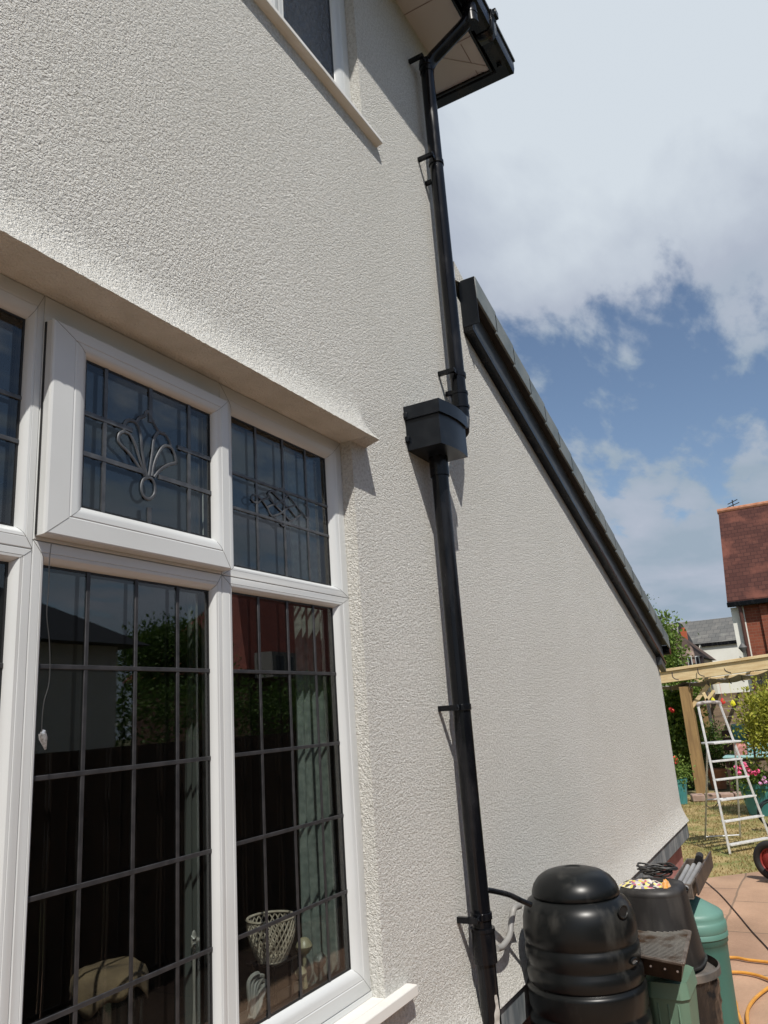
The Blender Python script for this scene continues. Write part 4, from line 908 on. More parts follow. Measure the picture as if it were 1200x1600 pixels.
def blooms(par, name, m_, pts, size):
    for p in pts:
        mb = MB()
        for k_ in range(9):
            d = Vector((random.gauss(0, 1), random.gauss(0, 1), random.gauss(0, 1))).normalized(); q = p + d * size * .5; s_ = d.cross(Vector((0, 0, 1))).normalized() * size * .4; t_ = d.cross(s_).normalized() * size * .4
            mb.add([q - s_, q - t_, q + s_, q + t_], [(0, 1, 2, 3)])
        mb.build(name, m_, par, smooth=False, fixn=False)
def tree(name, label, cat, base, h, blobs, lm, nleaf, size, trunk_r=.03, parts=None, limbs=5):
    t = thing(name, label, cat, base)
    mb = MB(); top = base + Vector((0, 0, h)); mb.tube([base, base.lerp(top, .5) + Vector((.02, .02, 0)), top], [trunk_r, trunk_r * .75, trunk_r * .4], 10)
    for i, (c, r3) in enumerate(blobs[:limbs]): mb.tube([base.lerp(top, .75), (base.lerp(top, .95) + c) / 2, c], [trunk_r * .5, trunk_r * .35, trunk_r * .12], 7)
    mb.build('trunk', BARK, t)
    mb = MB(); tot = sum(r[0] * r[1] * r[2] for _, r in blobs)
    for c, r3 in blobs: leaves(mb, c, r3, int(nleaf * r3[0] * r3[1] * r3[2] / tot), size)
    mb.build('crown', lm, t, smooth=False, fixn=False); return t
def P3(u, v, x): return U(*at(u, v, x=x))
# tall shrub at the wall end
xb = 11.9; b0 = P3(1030, 1225, xb); b0.z = 0
tree('tall_shrub', 'tall dark green shrub rising above the pergola behind the wall corner', 'shrub', b0, 1.9,
     [(P3(1028, 1012, xb), (.36, .26, .34)), (P3(1032, 1050, xb), (.45, .36, .4)), (P3(1022, 1085, xb), (.5, .4, .45)), (P3(1038, 985, xb), (.22, .17, .18)), (P3(1050, 1028, xb), (.16, .14, .15)), (P3(1060, 1080, xb), (.3, .3, .3))], LF_MID, 17000, .09)
xb = 11.4; b0 = P3(1048, 1230, xb); b0.z = 0
sh = tree('flowering_shrub', 'leafy green shrub with a few red blooms beside the wall corner', 'shrub', b0, .8,
     [(P3(1046, 1105, xb), (.4, .3, .32)), (P3(1056, 1130, xb), (.44, .33, .42)), (P3(1046, 1165, xb), (.45, .38, .38)), (P3(1062, 1092, xb), (.26, .2, .2)), (P3(1066, 1120, xb), (.26, .2, .26))], LF_MID, 9000, .085)
blooms(sh, 'bloom', RED, [P3(1035, 1099, 10.9), P3(1048, 1108, 10.9), P3(1051, 1110, 10.9)], .07)
xb = 11.5; b0 = P3(1065, 1230, xb); b0.z = 0
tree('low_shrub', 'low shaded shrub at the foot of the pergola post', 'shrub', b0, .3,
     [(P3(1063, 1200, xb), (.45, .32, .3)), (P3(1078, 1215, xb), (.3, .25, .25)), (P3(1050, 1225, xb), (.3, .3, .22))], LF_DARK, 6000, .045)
# teal pot with red geranium by the wall
def pot(name, label, u, vb, r_top, h, m, x=None, sx=1, sy=1, power=None, soil=True, cat='plant pot'):
    p = at(u, vb, z=G); c = U(p[0] if x is None else x, p[1], 0); t = thing(name, label, cat, Vector((c.x, c.y, 0)))
    mb = MB(); mb.lathe(c, [(.001, 0), (r_top * .74, 0), (r_top * .93, h * .8), (r_top * .94, h * .86), (r_top, h * .86), (r_top * 1.02, h), (r_top * .93, h), (r_top * .9, h * .9)], 32, sx=sx, sy=sy, power=power); mb.build('pot_body', m, t)
    mb = MB(); mb.lathe(c, [(.001, h * .9), (r_top * .92, h * .9)], 32, sx=sx, sy=sy, power=power); mb.build('soil', EARTH, t); return t, Vector((c.x, c.y, h))
tpot, tp0 = pot('plant_pot', 'teal plant pot beside the rendered wall corner on the lawn edge', 1060, 1256, .20, .40, TEALP)
gpl = thing('geranium', 'red flowering geranium growing in the teal pot beside the wall', 'plant', tp0 - Vector((0, 0, .04)))
mb = MB(); leaves(mb, tp0 + Vector((0, 0, .10)), (.22, .22, .16), 900, .05); mb.tube([tp0 - Vector((0, 0, .04)), tp0 + Vector((0, 0, .2))], .012, 6); mb.build('foliage', LF_MID, gpl, smooth=False, fixn=False)
blooms(gpl, 'bloom', RED, [tp0 + Vector((random.uniform(-.12, .1), random.uniform(-.14, .14), random.uniform(.22, .36))) for _ in range(12)], .055)
# terracotta pot under the pergola
pot('plant_pot', 'terracotta pot standing in the shade behind the ladder', 1124, 1232, .18, .36, TERRA)
# edging stones / step
STON = mat('edging_stone', (.30, .20, .16), .9, (.38, .28, .23), 6, bump=.5, bscale=30)
s0, s1 = at(1080, 1252, z=G), at(1215, 1246, z=G)
for i in range(6):
    a, b_ = Vector(s0).lerp(Vector(s1), i / 6 + .008), Vector(s0).lerp(Vector(s1), (i + 1) / 6 - .008); mb = MB(); A = U(*a); B1_ = U(*b_); A.z = B1_.z = .055; mb.beam(A, B1_, .26, .11)
    tag(mb.build('edging_stone', STON, bevel=.015), ['pinkish edging stone by the pergola post, leftmost of the row', 'second edging stone from the pergola post', 'third edging stone from the pergola post, behind the ladder', 'fourth edging stone, behind the ladder treads', 'fifth edging stone, in front of the teal planter', 'rightmost edging stone beside the hose reel'][i], 'stone', 'edging stones along the lawn')

# citrus tree in teal planter with pink flowers
cx_ = 9.0; cb0 = P3(1195, 1255, cx_)
cit = tree('citrus_tree', 'small standard citrus tree with yellow green leaves above the pink flowers', 'tree', Vector((cb0.x, cb0.y, .42)), .75,
     [(P3(1193, 1120, cx_), (.36, .27, .28)), (P3(1205, 1097, cx_), (.3, .25, .24)), (P3(1184, 1150, cx_), (.3, .24, .18)), (P3(1206, 1155, cx_), (.4, .3, .25)), (P3(1166, 1095, cx_), (.10, .08, .05)), (P3(1225, 1120, cx_), (.4, .35, .35))], LF_CIT, 5200, .062, trunk_r=.022)
plp, pl0 = pot('planter', 'wide teal planter of pink flowers at the right edge of the lawn', 1206, 1272, .30, .44, TEALP, sx=1, sy=1.35)
fp = thing('bedding_flowers', 'pink and lilac bedding flowers spilling over the teal planter', 'flowers', pl0 - Vector((0, 0, .05)))
mb = MB()
for (u, v) in ((1172, 1212), (1190, 1215), (1200, 1222), (1165, 1222), (1182, 1226)): leaves(mb, P3(u, v, pl0.x / D - .1), (.13, .12, .08), 330, .05)
mb.build('foliage', LF_MID, fp, smooth=False, fixn=False)
xp = pl0.x / D - .25
blooms(fp, 'pink_bloom', PINK, [P3(u, v, xp) for u, v in ((1152, 1203), (1155, 1208), (1163, 1194), (1166, 1199), (1170, 1203), (1174, 1207), (1180, 1208), (1158, 1199), (1184, 1205), (1168, 1211), (1150, 1199))], .055)
blooms(fp, 'lilac_bloom', LILAC, [P3(u, v, xp) for u, v in ((1192, 1218), (1196, 1222), (1188, 1224), (1194, 1215), (1205, 1212))], .045)
# hose reel loops
hr = MB(); hc = at(1207, 1272, x=8.0)
for i, (a, r) in enumerate(((0, .15), (.25, .17), (-.2, .16), (.1, .19))):
    c = U(*hc) + Vector((0, -.02 * i, .0)); c.z = .21
    hr.tube([c + Vector((math.sin(a) * r * math.cos(6.2832 * k_ / 30), r * 1.15 * math.cos(6.2832 * k_ / 30), r * math.sin(6.2832 * k_ / 30))) for k_ in range(31)], .012, 8)
tag(hr.build('coiled_hose', mat('dark_green_hose', (.012, .02, .02), .4)), 'dark coiled hose leaning in front of the teal planter', 'hose')

# ================================================================ PERGOLA
pg = thing('pergola', 'pale timber garden pergola with square posts and notched rafters', 'pergola', U(*at(1098, 1242, z=G)))
pb_ = at(1098, 1242, z=G); px_, py_ = pb_[0], pb_[1]
ptop = at(1082, 1072, x=px_)[2]
W_ = .085
def post(x, y, zt_, w=W_): return MB().box(x - w, x + w, y - w * .75, y + w * .75, G, zt_).build('post', TIMB2, pg, bevel=.006)
post(px_, py_, ptop)
b2_ = at(1116, 1236, z=G)
post(px_ + 2.2, py_ + .10, ptop, .06); post(px_ - 2.9, py_ - 1.75, ptop)
bl_, br_ = at(1022, 1061, x=10.75), at(1215, 1034, x=10.55)
A, B1_ = U(*bl_), U(*br_); dB = (B1_ - A).normalized()
bm = MB(); bm.beam(A - dB * .6, B1_ + dB * 1.2, .05, .20); bm.build('front_beam', TIMB, pg, bevel=.006)
bm = MB(); off_ = Vector((-.01, 0, .128)); bm.beam(A - dB * .6 + off_, B1_ + dB * 1.2 + off_, .09, .05); bm.build('beam_cap', TIMB, pg, bevel=.004)
DKB = mat('shadow_and_tie_brown', (.05, .035, .03), .6)  # brown for the painted rafter shadows and the canopy ties
away = Vector((dB.y, -dB.x, 0)); away = away if away.x > 0 else -away
for i, u in enumerate((1052, 1092, 1133, 1182)):             # dark curved tubes standing in for the rafter-end shadows on the beam
    p = U(*at(u, 1060.5 - (u - 1022) * .140, x=10.65)); k_ = MB()
    f_ = -away; q0 = p + f_ * .035 + Vector((0, 0, .075))
    k_.tube(bez([q0, q0 + Vector((0, 0, -.08)) + f_ * .012, p + f_ * .05 + Vector((0, 0, -.05)) + dB * .03, p + f_ * .05 + Vector((0, 0, -.085)) + dB * .10], 6), .009, 8)
    k_.build('rafter_shadow', DKB, pg)
for i in range(7):
    t = -.1 + i * .2; p = A.lerp(B1_, t) + Vector((0, 0, .045)); MB().beam(p + away * .03, p + away * 3.2, .045, .09).build('rafter', TIMB, pg, bevel=.004)
# rear beam and braces
bm = MB(); bm.beam(A - dB * .6 + away * 3.0 - Vector((0, 0, .09)), B1_ + dB * 1.2 + away * 3.0 - Vector((0, 0, .09)), .05, .15); bm.build('rear_beam', TIMB, pg, bevel=.006)
pt = U(px_, py_, ptop)
for s_, dd in ((1, dB), (1, away)):
    bm = MB(); bm.beam(pt + Vector((0, 0, -.42)) + dd * .03, pt + dd * .42 + Vector((0, 0, -.03)), .05, .07); bm.build('brace', TIMB, pg, bevel=.004)
MB().beam(P3(1099, 1082, px_ - .1), P3(1107, 1098, px_ - .1), .04, .05).build('cross_brace', TIMB, pg, bevel=.003)
bm = MB(); bm.beam(P3(1116, 1079, px_ - .1), P3(1103, 1096, px_ - .1), .04, .05); bm.build('cross_brace', TIMB, pg, bevel=.003)
# sagging canopy cloth below
CAN = mat('grey_canopy', (.27, .245, .245), .8, (.20, .185, .185), 3)
mb = MB(); n1, n2 = 48, 10
for j in range(n2 + 1):
    for i in range(n1 + 1):
        t = i / n1; p = A.lerp(B1_ + dB * .8, t) + away * (.10 + j * .08) + Vector((0, 0, -.12)); p.z -= .05 * abs(math.sin(t * math.pi * 6)) + .07 * math.sin(j / n2 * math.pi * 3) ** 2; mb.v.append(p)
for j in range(n2):
    for i in range(n1): a = j * (n1 + 1) + i; mb.f.append((a, a + 1, a + n1 + 2, a + n1 + 1))
tag(mb.build('canopy_cloth', CAN, fixn=False), 'grey cloth canopy sagging under the pergola rafters', 'canopy')
for u in (1034, 1048, 1078, 1107, 1140, 1160, 1189):
    p = U(*at(u, 1079 - (u - 1040) * .135, x=10.7)); MB().tube(bez([p + Vector((0, 0, .07)), p + Vector((0, 0, .0)), p + dB * .03 - Vector((0, 0, .035))], 4), .008, 6).build('canopy_tie', DKB, pg)
for i, (u, v, m_, lb) in enumerate(((1114, 1094, YELLOW, 'yellow hanging tag above the ladder'), (1145, 1098, YELLOW, 'yellow hanging tag beside the citrus tree'), (1129, 1095, RED, 'small red hanging ornament between the yellow tags'))):
    p = P3(u, v, 9.6); mb = MB(); mb.tube([p + Vector((0, 0, .045)), p + Vector((0, 0, .01)), p - Vector((0, 0, .035)), p - Vector((0, 0, .055))], [.006, .03, .042, .01], 10, flat=.3, nrm=(1, 0, 0)); mb.tube([p + Vector((0, 0, .04)), Vector((p.x, p.y, U(0, 0, ptop).z))], .002, 5)
    tag(mb.build('hanging_tag', m_), lb, 'ornament', 'ornaments hanging from the pergola')

# bench with cushions
bxp = 10.9; b0 = at(1150, 1185, x=bxp)
bn = thing('garden_bench', 'dark slatted garden bench at the back under the pergola', 'bench', U(bxp + .2, b0[1] - .45, G))
y0, y1 = at(1128, 1185, x=bxp)[1], at(1290, 1185, x=bxp)[1]; sz = at(1150, 1186, x=bxp)[2]; zb_ = at(1150, 1130, x=bxp + .4)[2]
DW = mat('dark_bench_wood', (.05, .025, .02), .7)
mb = MB()
for i in range(4): mb.box(bxp + i * .1, bxp + i * .1 + .085, y1, y0, sz - .03, sz)
mb.build('seat', DW, bn, bevel=.004)
mb = MB()
for i in range(3): z = sz + .08 + i * .09; mb.box(bxp + .40, bxp + .43, y1, y0, z, z + .07)
mb.build('backrest', DW, bn, bevel=.004)
for x in (bxp + .03, bxp + .40):
    for y in (y0 - .05, y1 + .05): MB().box(x, x + .04, y - .02, y + .02, G, sz - .03).build('leg', DW, bn, bevel=.003)
def cushion(name, u0, u1, v0, v1, x, th, m, label):
    a, b_ = at(u0, v1, x=x), at(u1, v0, x=x); cy, cz = (a[1] + b_[1]) / 2, (a[2] + b_[2]) / 2; hy_, hz_ = abs(a[1] - b_[1]) / 2, abs(b_[2] - a[2]) / 2
    mb = MB(); n1 = 12
    for s_ in (-1, 1):
        for j in range(n1 + 1):
            for i in range(n1 + 1):
                p, q = i / n1 * 2 - 1, j / n1 * 2 - 1; bul = ((1 - p ** 4) * (1 - q ** 4)) ** .5; mb.v.append(U(x + s_ * th * bul, cy + p * hy_ * (1 - .05 * q * q), cz + q * hz_ * (1 - .05 * p * p)))
    k3 = (n1 + 1) ** 2
    for s_ in (0, k3):
        for j in range(n1):
            for i in range(n1): a_ = s_ + j * (n1 + 1) + i; mb.f.append((a_, a_ + 1, a_ + n1 + 2, a_ + n1 + 1))
    return tag(mb.build(name, m), label, 'cushion', 'cushions on the bench')
def zig(name, c1, c2, sc_):
    m = mat(name, c1, .85); n = m.node_tree.nodes; l = m.node_tree.links; t = n.new('ShaderNodeTexCoord'); s = n.new('ShaderNodeSeparateXYZ'); l.new(t.outputs['Object'], s.inputs[0])
    def mm(op, a, b=None):
        q = n.new('ShaderNodeMath'); q.operation = op
        for i, v in enumerate((a, b)):
            if v is None: continue
            if isinstance(v, (int, float)): q.inputs[i].default_value = v
            else: l.new(v, q.inputs[i])
        return q.outputs[0]
    z = mm('ADD', mm('MULTIPLY', s.outputs[2], sc_), mm('PINGPONG', mm('MULTIPLY', s.outputs[1], sc_), .5)); f = mm('GREATER_THAN', mm('FRACT', z), .5)
    x = n.new('ShaderNodeMix'); x.data_type = 'RGBA'; l.new(f, x.inputs[0]); x.inputs[6].default_value = (*c1, 1); x.inputs[7].default_value = (*c2, 1); l.new(x.outputs[2], n['Principled BSDF'].inputs['Base Color']); return m
cushion('cushion', 1149, 1168, 1159, 1188, bxp + .18, .06, zig('pink_zigzag', (.55, .25, .22), (.42, .16, .14), 12), 'pink zigzag cushion at the left end of the bench')
cushion('cushion', 1168, 1215, 1155, 1188, bxp + .16, .07, zig('teal_zigzag', (.06, .30, .32), (.45, .58, .58), 12), 'teal and white zigzag cushion in the middle of the bench')
cushion('cushion', 1146, 1163, 1130, 1160, bxp + .37, .05, TEALP, 'plain teal cushion behind the pink one')
mb = MB(); mb.box(bxp - .03, bxp + .38, y1, y0 - .01, sz + .002, sz + .035); tag(mb.build('seat_pad', mat('aqua_seat_pad', (.20, .40, .40), .85, (.30, .48, .47), 20), bevel=.02), 'long aqua seat pad covering the bench', 'cushion')

# back fence of horizontal boards
fx = 12.6; fz = at(1150, 1082, x=fx)[2]
fe = thing('garden_fence', 'brown horizontal board fence behind the bench and pergola', 'fence', U(fx, .6, G))
ya, yb = at(1112, 1100, x=fx)[1], -1.6
nb = 11
for i in range(nb):
    z0 = G + (fz - G) * i / nb; MB().box(fx, fx + .015, yb, ya, z0 + .001, z0 + (fz - G) / nb - .001).build('board', BROWNW, fe, bevel=.003)
for y in (ya, ya - .85, ya - 1.7, ya - 2.55): MB().box(fx + .016, fx + .07, y - .03, y + .03, G, fz + .03).build('post', BROWNW, fe)
fe2 = thing('garden_fence', 'dark boundary fence hidden behind the shrubs at the left of the lawn', 'fence', U(13.2, 2.4, G))
for i in range(10):
    z0 = G + 1.25 * i / 10; MB().box(13.2, 13.215, 1.75, 4.2, z0 + .003, z0 + .122).build('board', BROWNW, fe2, bevel=.003)
# shaded shrub behind bench area and a shed wall panel
xb = 11.9; b0 = P3(1125, 1200, xb); b0.z = 0
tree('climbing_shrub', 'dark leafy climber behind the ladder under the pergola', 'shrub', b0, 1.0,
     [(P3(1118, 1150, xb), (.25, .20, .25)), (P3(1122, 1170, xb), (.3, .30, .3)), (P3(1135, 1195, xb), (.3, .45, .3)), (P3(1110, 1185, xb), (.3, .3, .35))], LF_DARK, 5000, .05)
# weeds growing out of the lean-to tiles
for i, (x_, hh) in enumerate(((5.45, .030), (5.68, .05), (5.86, .06), (5.98, .03))):
    p = U(x_, .95, 1.70 + vz(x_)); mb = MB(); mb.tube([p, p + Vector((.01, 0, hh))], .002, 5); leaves(mb, p + Vector((.01, 0, hh)), (.025, .03, .02), 40, .018)
    tag(mb.build('weed', LF_DARK, smooth=False, fixn=False), ('tiny weed on the roof edge, furthest up the slope', 'weed sprouting from the lower roof edge', 'tallest weed near the foot of the roof edge', 'small weed at the very end of the roof edge')[i], 'weed', 'weeds on the lean-to roof edge')

# ================================================================ HOUSES BEYOND
BRICKM = brick('red_brick', (.27, .085, .05), (.20, .06, .038), (.24, .14, .10), 3.0, axis='yz', msize=.015)
TILER = brick('red_clay_tiles', (.060, .025, .021), (.088, .037, .029), (.045, .02, .018), 3.2, w=.6, h=.42, msize=.03, axis='yz', patch=(.15, .058, .042, 1.1))
SLATE = brick('grey_slates', (.115, .115, .11), (.15, .145, .135), (.07, .07, .07), 2.4, w=.7, h=.5, axis='yz', patch=(.24, .235, .21, .9))
BRTILE = brick('brown_tiles', (.085, .058, .048), (.06, .042, .036), (.06, .05, .04), 3, w=.6, h=.5, axis='yz', patch=(.27, .20, .16, 1.2))
bh = thing('brick_house', 'red brick house with a steep mottled clay tile roof at the right edge', 'house', U(18.5, 0, G))
ey = 1.39; ez = 1.79; rx, rz = 19.0, 4.07; x0 = 17.0
mb = MB(); mb.prism([U(x0, ey, ez), U(rx, ey, rz), U(rx + 2, ey, ez), U(rx + 2, ey, ez - .07), U(rx, ey, rz - .1), U(x0, ey, ez - .07)], U(0, -5, 0) - U(0, 0, 0)); rf = mb.build('roof', TILER, bh, smooth=False)
mb = MB(); mb.tube([U(rx, ey + .02, rz), U(rx, ey - 5, rz)], .09, 10); mb.build('ridge_tiles', TERRA, rf)
mb = MB(); mb.box(x0 - .06, x0 + .03, ey - 5, ey + .01, ez - .13, ez - .03); mb.build('gutter', BLACKP, bh, bevel=.02)
mb = MB(); mb.box(x0 + .13, rx + 1.8, ey - 4.9, ey - .27, G, ez - .04); mb.prism([U(x0 + .3, ey - .12, ez - .1), U(rx, ey - .12, rz - .2), U(rx + 1.7, ey - .12, ez - .1)], U(0, -.1, 0) - U(0, 0, 0)); mb.build('wall', BRICKM, bh, smooth=False)
mb = MB(); mb.box(x0 + .12, x0 + 1.5, ey - .27, ey - .03, G, ez - .13); mb.build('white_corner', WHITEW, bh, smooth=False)
for u in (1194,): yy = at(u, 1000, x=x0 + .1)[1]; MB().box(x0 + .07, x0 + .129, yy - .16, yy - .03, G, ez - .13).build('brick_pier', BRICKM, bh, smooth=False)
mb = MB(); yy = at(1166, 1000, x=x0 + .1)[1]; mb.tube([U(x0 + .05, yy, ez - .1), U(x0 + .05, yy, G)], .055, 10); mb.build('downpipe', mat('brown_pipe', (.09, .035, .025), .5), bh)
mb = MB(); mb.box(x0 + .10, x0 + .2, at(1205, 1000, x=x0)[1], at(1170, 1000, x=x0)[1], at(1180, 1030, x=x0)[2] - .5, at(1180, 1030, x=x0)[2] + .02); mb.build('flat_canopy', mat('dark_felt', (.03, .03, .03), .9), bh)
lmp = MB(); p = at(1160, 1010, x=x0 - .05); lmp.tube([U(x0 - .02, p[1], p[2] + .06), U(x0 - .02, p[1], p[2] - .02), U(x0 - .02, p[1], p[2] - .12)], [.03, .12, .03], 10, flat=.5, nrm=(1, 0, 0)); lmp.build('satellite_dish', mat('grey_dish', (.10, .10, .10), .6), bh)
mb = MB(); p = U(*at(1146, 792, x=rx)); mb.tube([p - Vector((0, 0, .2)), p + Vector((0, 0, .24))], .018, 6)
for dz, ln in ((.16, .16), (.05, .2)): mb.tube([p + Vector((0, -ln, dz + .07)), p + Vector((0, ln, dz - .04))], .016, 5)
mb.build('aerial', RUBBER, rf)
# white rendered house with grey slates
wh = thing('white_house', 'white rendered house with a long grey slate roof', 'house', U(26, 2.5, G))
a1, a2 = at(1064, 974, x=28), at(1180, 955, x=28); c1, c2 = at(1093, 1006, x=25), at(1180, 994, x=25)
yl = at(1064, 974, x=28)[1] - .0; y_l = 3.35; y_r = .9
zr, ze = 2.42, 1.48
mb = MB(); mb.add([U(25, y_l, ze), U(25, y_r - 2, ze), U(28, y_r - 2, zr), U(28, y_l + .45, zr), U(31, y_r - 2, ze), U(31, y_l, ze)], [(0, 1, 2, 3), (3, 2, 4, 5), (0, 3, 5)]); mb.build('roof', SLATE, wh, smooth=False)
mb = MB(); mb.box(24.97, 25.02, y_r - 2, y_l - .38, ze - .10, ze - .004); mb.build('fascia', BLACKP, wh, smooth=False)
mb = MB(); mb.box(25.03, 30.5, y_r - 1.9, at(1094, 1020, x=25.03)[1], G, ze - .02); mb.build('wall', WHITEW, wh, smooth=False)
gx_ = 24.6; gp1, gp2, gp3 = at(1059, 972, x=gx_), at(1061, 1003, x=gx_), at(1078, 1003, x=gx_)
mb = MB(); mb.prism([U(*gp1), U(*gp2), U(gp3[0], gp3[1], gp3[2] - .3), U(gp3[0], gp3[1], gp3[2])], U(.8, 0, 0) - U(0, 0, 0)); mb.build('dark_gable', mat('tar_gable', (.02, .02, .02), .8), wh, smooth=False)
cp = at(1068, 992, x=22.5); mb = MB(); mb.box(22.5, 22.7, cp[1] - .07, cp[1] + .07, cp[2] - .5, cp[2] + .12); mb.tube([U(22.6, cp[1], cp[2] + .12), U(22.6, cp[1], cp[2] + .2)], .07, 10)
tag(mb.build('chimney', mat('orange_brick', (.42, .10, .04), .8)), 'orange red chimney stack poking up before the slate roof', 'chimney')
gh = thing('grey_roof_house', 'distant grey roofed house just showing beyond the shrub', 'house', U(31, 4.9, G))
g1, g2 = at(1028, 977, x=30), at(1066, 972, x=30); mb = MB(); mb.add([U(28.6, g1[1] + .6, 1.3), U(28.6, g2[1] - .3, 1.3), U(30, g2[1] - .3, g2[2]), U(30, g1[1] + .6, g2[2]), U(31.4, g2[1] - .3, 1.3), U(31.4, g1[1] + .6, 1.3)], [(0, 1, 2, 3), (3, 2, 4, 5), (0, 3, 5), (1, 4, 2)]); mb.build('roof', mat('plain_grey_tiles', (.17, .165, .15), .85, (.20, .19, .17), 3), gh, smooth=False)
MB().box(28.8, 31.2, g2[1] - .2, g1[1] + .5, G, 1.3).build('wall', CREAMW, gh, smooth=False)
bd = MB(); p = U(*at(1043, 968, x=30)); 
for dy in (0, .35): bd.tube([p + Vector((0, dy - .12, .1)), p + Vector((0, dy, .14)), p + Vector((0, dy + .1, .2))], [.02, .09, .03], 8); bd.tube([p + Vector((0, dy, -.05)), p + Vector((0, dy, .12))], .015, 5)
bd.build('ridge_finial', RUBBER, gh)
# small cream house with brown hipped roof
ch = thing('cream_house', 'small cream house with a brown hipped tile roof and dark windows', 'house', U(20.6, 3, G))
q1, q2, q3 = at(1052, 984, x=21.2), at(1095, 1026, x=19.6), at(1040, 1022, x=19.8)
xL, xR = 19.6, 22.6; yR_, yL_ = q2[1] - .02, q2[1] + 1.6; zE = .86; zR = q1[2] + .02
mb = MB(); mb.add([U(xL, yL_, zE), U(xL, yR_, zE), U(xR, yR_, zE), U(xR, yL_, zE), U(21, q1[1], zR), U(21.2, q1[1] + .35, zR)], [(0, 1, 4, 5), (1, 2, 4), (2, 3, 5, 4), (3, 0, 5), (0, 3, 2, 1)]); mb.build('roof', BRTILE, ch, smooth=False)
mb = MB(); mb.box(xL + .12, xR - .1, yR_ + .10, yL_ - .1, G, zE - .01); mb.build('wall', CREAMW, ch, smooth=False)
mb = MB(); mb.box(xL - .25, xL + .119, yR_ + .09, at(1072, 1030, x=19.5)[1], G, .70); mb.add([U(xL - .35, yR_ - .04, .62), U(xL - .35, at(1068, 1030, x=19.5)[1], .62), U(xL + .2, at(1068, 1030, x=19.5)[1], .93), U(xL + .2, yR_ - .04, .93)], [(0, 1, 2, 3)]); mb.build('bay', mat('brown_bay', (.13, .08, .06), .8), ch, smooth=False)
for u in (1075, 1087):
    a = at(u, 1034, x=xL - .26); b_ = at(u + 7, 1034, x=xL - .26); fr = MB(); fr.box(xL - .27, xL - .251, b_[1], a[1], a[2] - .12, a[2] + .13); wn = fr.build('window', UPVC, ch); MB().box(xL - .28, xL - .271, b_[1] + .02, a[1] - .02, a[2] - .10, a[2] + .11).build('pane', mat('dark_pane', (.02, .02, .025), .1), wn)

# ================================================================ ACROSS THE GARDEN (seen only as reflections in the glass)
yg = 1.05
def mir(u, v, Y): p = at(u, v, y=Y); return (p[0], 2 * yg - Y, p[2])
nh = thing('neighbour_house', 'pale neighbouring house with a dark hipped roof, mirrored in the left panes', 'house', U(3, 2 * yg - 7, G))
yf = 2 * yg - 7.0
MB().box(-2, 6.35, yf - 3.5, yf, G, 1.03).build('wall', mat('mid_grey_render', (.50, .50, .48), .9), nh, smooth=False)  # even mid-grey render
mb = MB(); mb.add([U(-2.3, yf + .25, 1.0), U(6.62, yf + .25, 1.0), U(6.62, yf - 3.8, 1.0), U(-2.3, yf - 3.8, 1.0), U(4.3, yf - 1.8, 2.35), U(0, yf - 1.8, 2.35)], [(0, 1, 4, 5), (1, 2, 4), (2, 3, 5, 4), (3, 0, 5), (0, 3, 2, 1)]); mb.build('roof', mat('black_slates', (.03, .03, .033), .6), nh, smooth=False)
rh = thing('red_roof_house', 'large red tiled house with a white gable window, mirrored in the right pane', 'house', U(20, 2 * yg - 14, G))
Y2 = 14; yb2 = 2 * yg - Y2
a = mir(366, 1045, Y2); b_ = mir(540, 1045, Y2); zt2 = mir(450, 925, Y2 + 2.5)[2]
mb = MB(); mb.add([U(a[0] + .6, yb2, a[2]), U(b_[0] + 8, yb2, a[2]), U(b_[0] + 8, yb2 - 2.5, zt2), U(a[0] + 3.2, yb2 - 2.5, zt2), U(b_[0] + 8, yb2 - 5, a[2]), U(a[0] + .6, yb2 - 5, a[2])], [(0, 1, 2, 3), (3, 2, 4, 5), (0, 3, 5)]); mb.build('roof', mat('bright_red_tiles', (.22, .05, .03), .8, (.17, .04, .028), 2), rh, smooth=False)
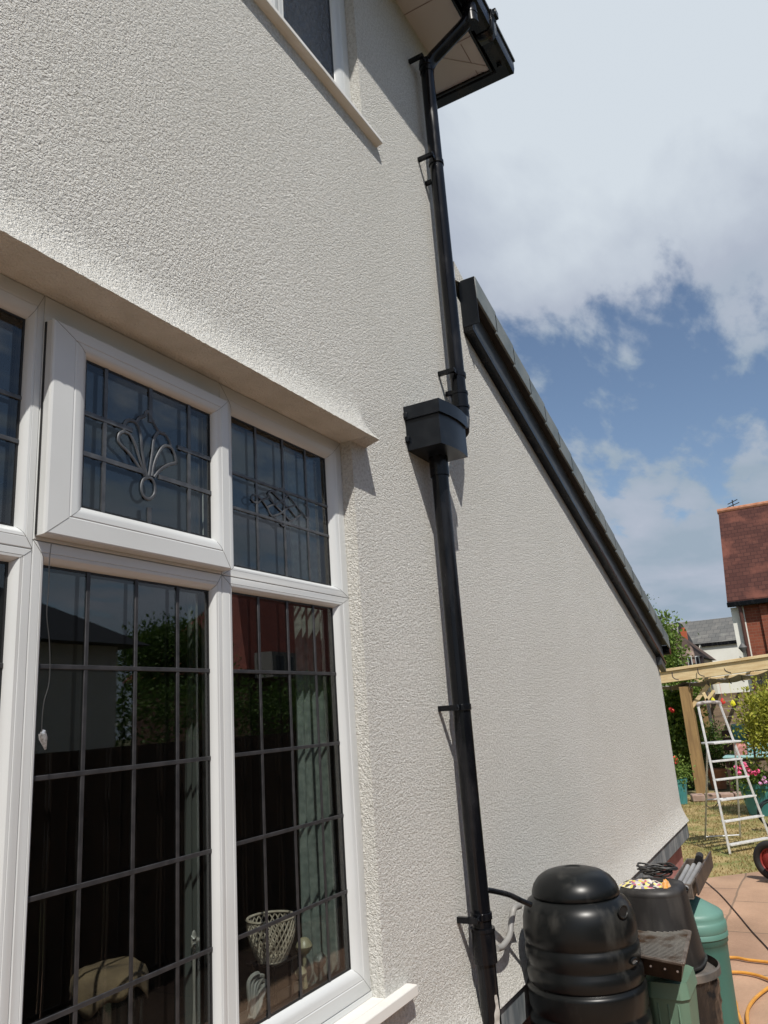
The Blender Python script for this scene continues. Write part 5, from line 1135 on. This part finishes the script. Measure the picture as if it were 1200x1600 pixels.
MB().box(a[0] + .9, b_[0] + 8, yb2 - 4.8, yb2 - .2, G, a[2]).build('wall', mat('dark_brick_far', (.10, .05, .035), .9, (.07, .035, .03), 3), rh, smooth=False)
p = mir(445, 1038, Y2 - .6); mb = MB(); mb.box(p[0] - .6, p[0] + .6, 2 * yg - Y2 + .02, 2 * yg - Y2 + .6, p[2] - .35, p[2] + .35); dm_ = mb.build('dormer', mat('grey_dormer', (.22, .21, .20), .8), rh, smooth=False)
mb = MB()
for o_ in (-.42, .06): mb.box(p[0] + o_, p[0] + o_ + .34, 2 * yg - Y2 + .601, 2 * yg - Y2 + .61, p[2] - .28, p[2] + .24)
mb.build('window', mat('dormer_glass', (.02, .02, .02), .1), dm_, smooth=False)
Y3 = 12; c = mir(262, 1015, Y3)
tree('broad_tree', 'round dark tree beyond the neighbour house, mirrored in the left panes', 'tree', U(c[0], c[1], G), 3.4,
     [(U(c[0], c[1], c[2] - .1), (1.2, 1.2, .9)), (U(c[0] + .6, c[1], c[2] + .2), (.8, .8, .5)), (U(c[0] - .6, c[1], c[2] - .2), (.8, .8, .7)), (U(c[0] + 1.1, c[1], c[2] - .4), (.9, .9, .8))], LF_DARK, 9000, .14, trunk_r=.14)
Y4 = 9.5; c = mir(420, 1090, Y4)
hg = MB(); 
for k_ in range(13): leaves(hg, U(c[0] - 6.5 + k_ * 1.0, c[1], c[2] - .1), (.9, .5, .55), 900, .12)
for k_ in range(13): leaves(hg, U(c[0] - 6.5 + k_ * 1.0, c[1], c[2] - .8), (.9, .5, .6), 500, .12)
tag(hg.build('hedge', LF_DARK, smooth=False, fixn=False), 'green hedge across the garden, mirrored in the right pane', 'hedge')
fb = thing('side_fence', 'dark boarded side fence facing the window across the patio', 'fence', U(3, -1.0, G))  # out of view; set close and long so its shade darkens the reflected patio
DFN = mat('dark_side_fence', (.05, .035, .025), .9, (.03, .022, .018), 4, stretch=(3, 3, .4))
for k_ in range(46):
    x = -.6 + k_ * .17; MB().box(x, x + .155, -1.02, -1.005, G, -.05).build('board', DFN, fb, smooth=False)
MB().box(-.6, 7.2, -1.045, -1.021, -.35, -.29).build('rail', DFN, fb, smooth=False)
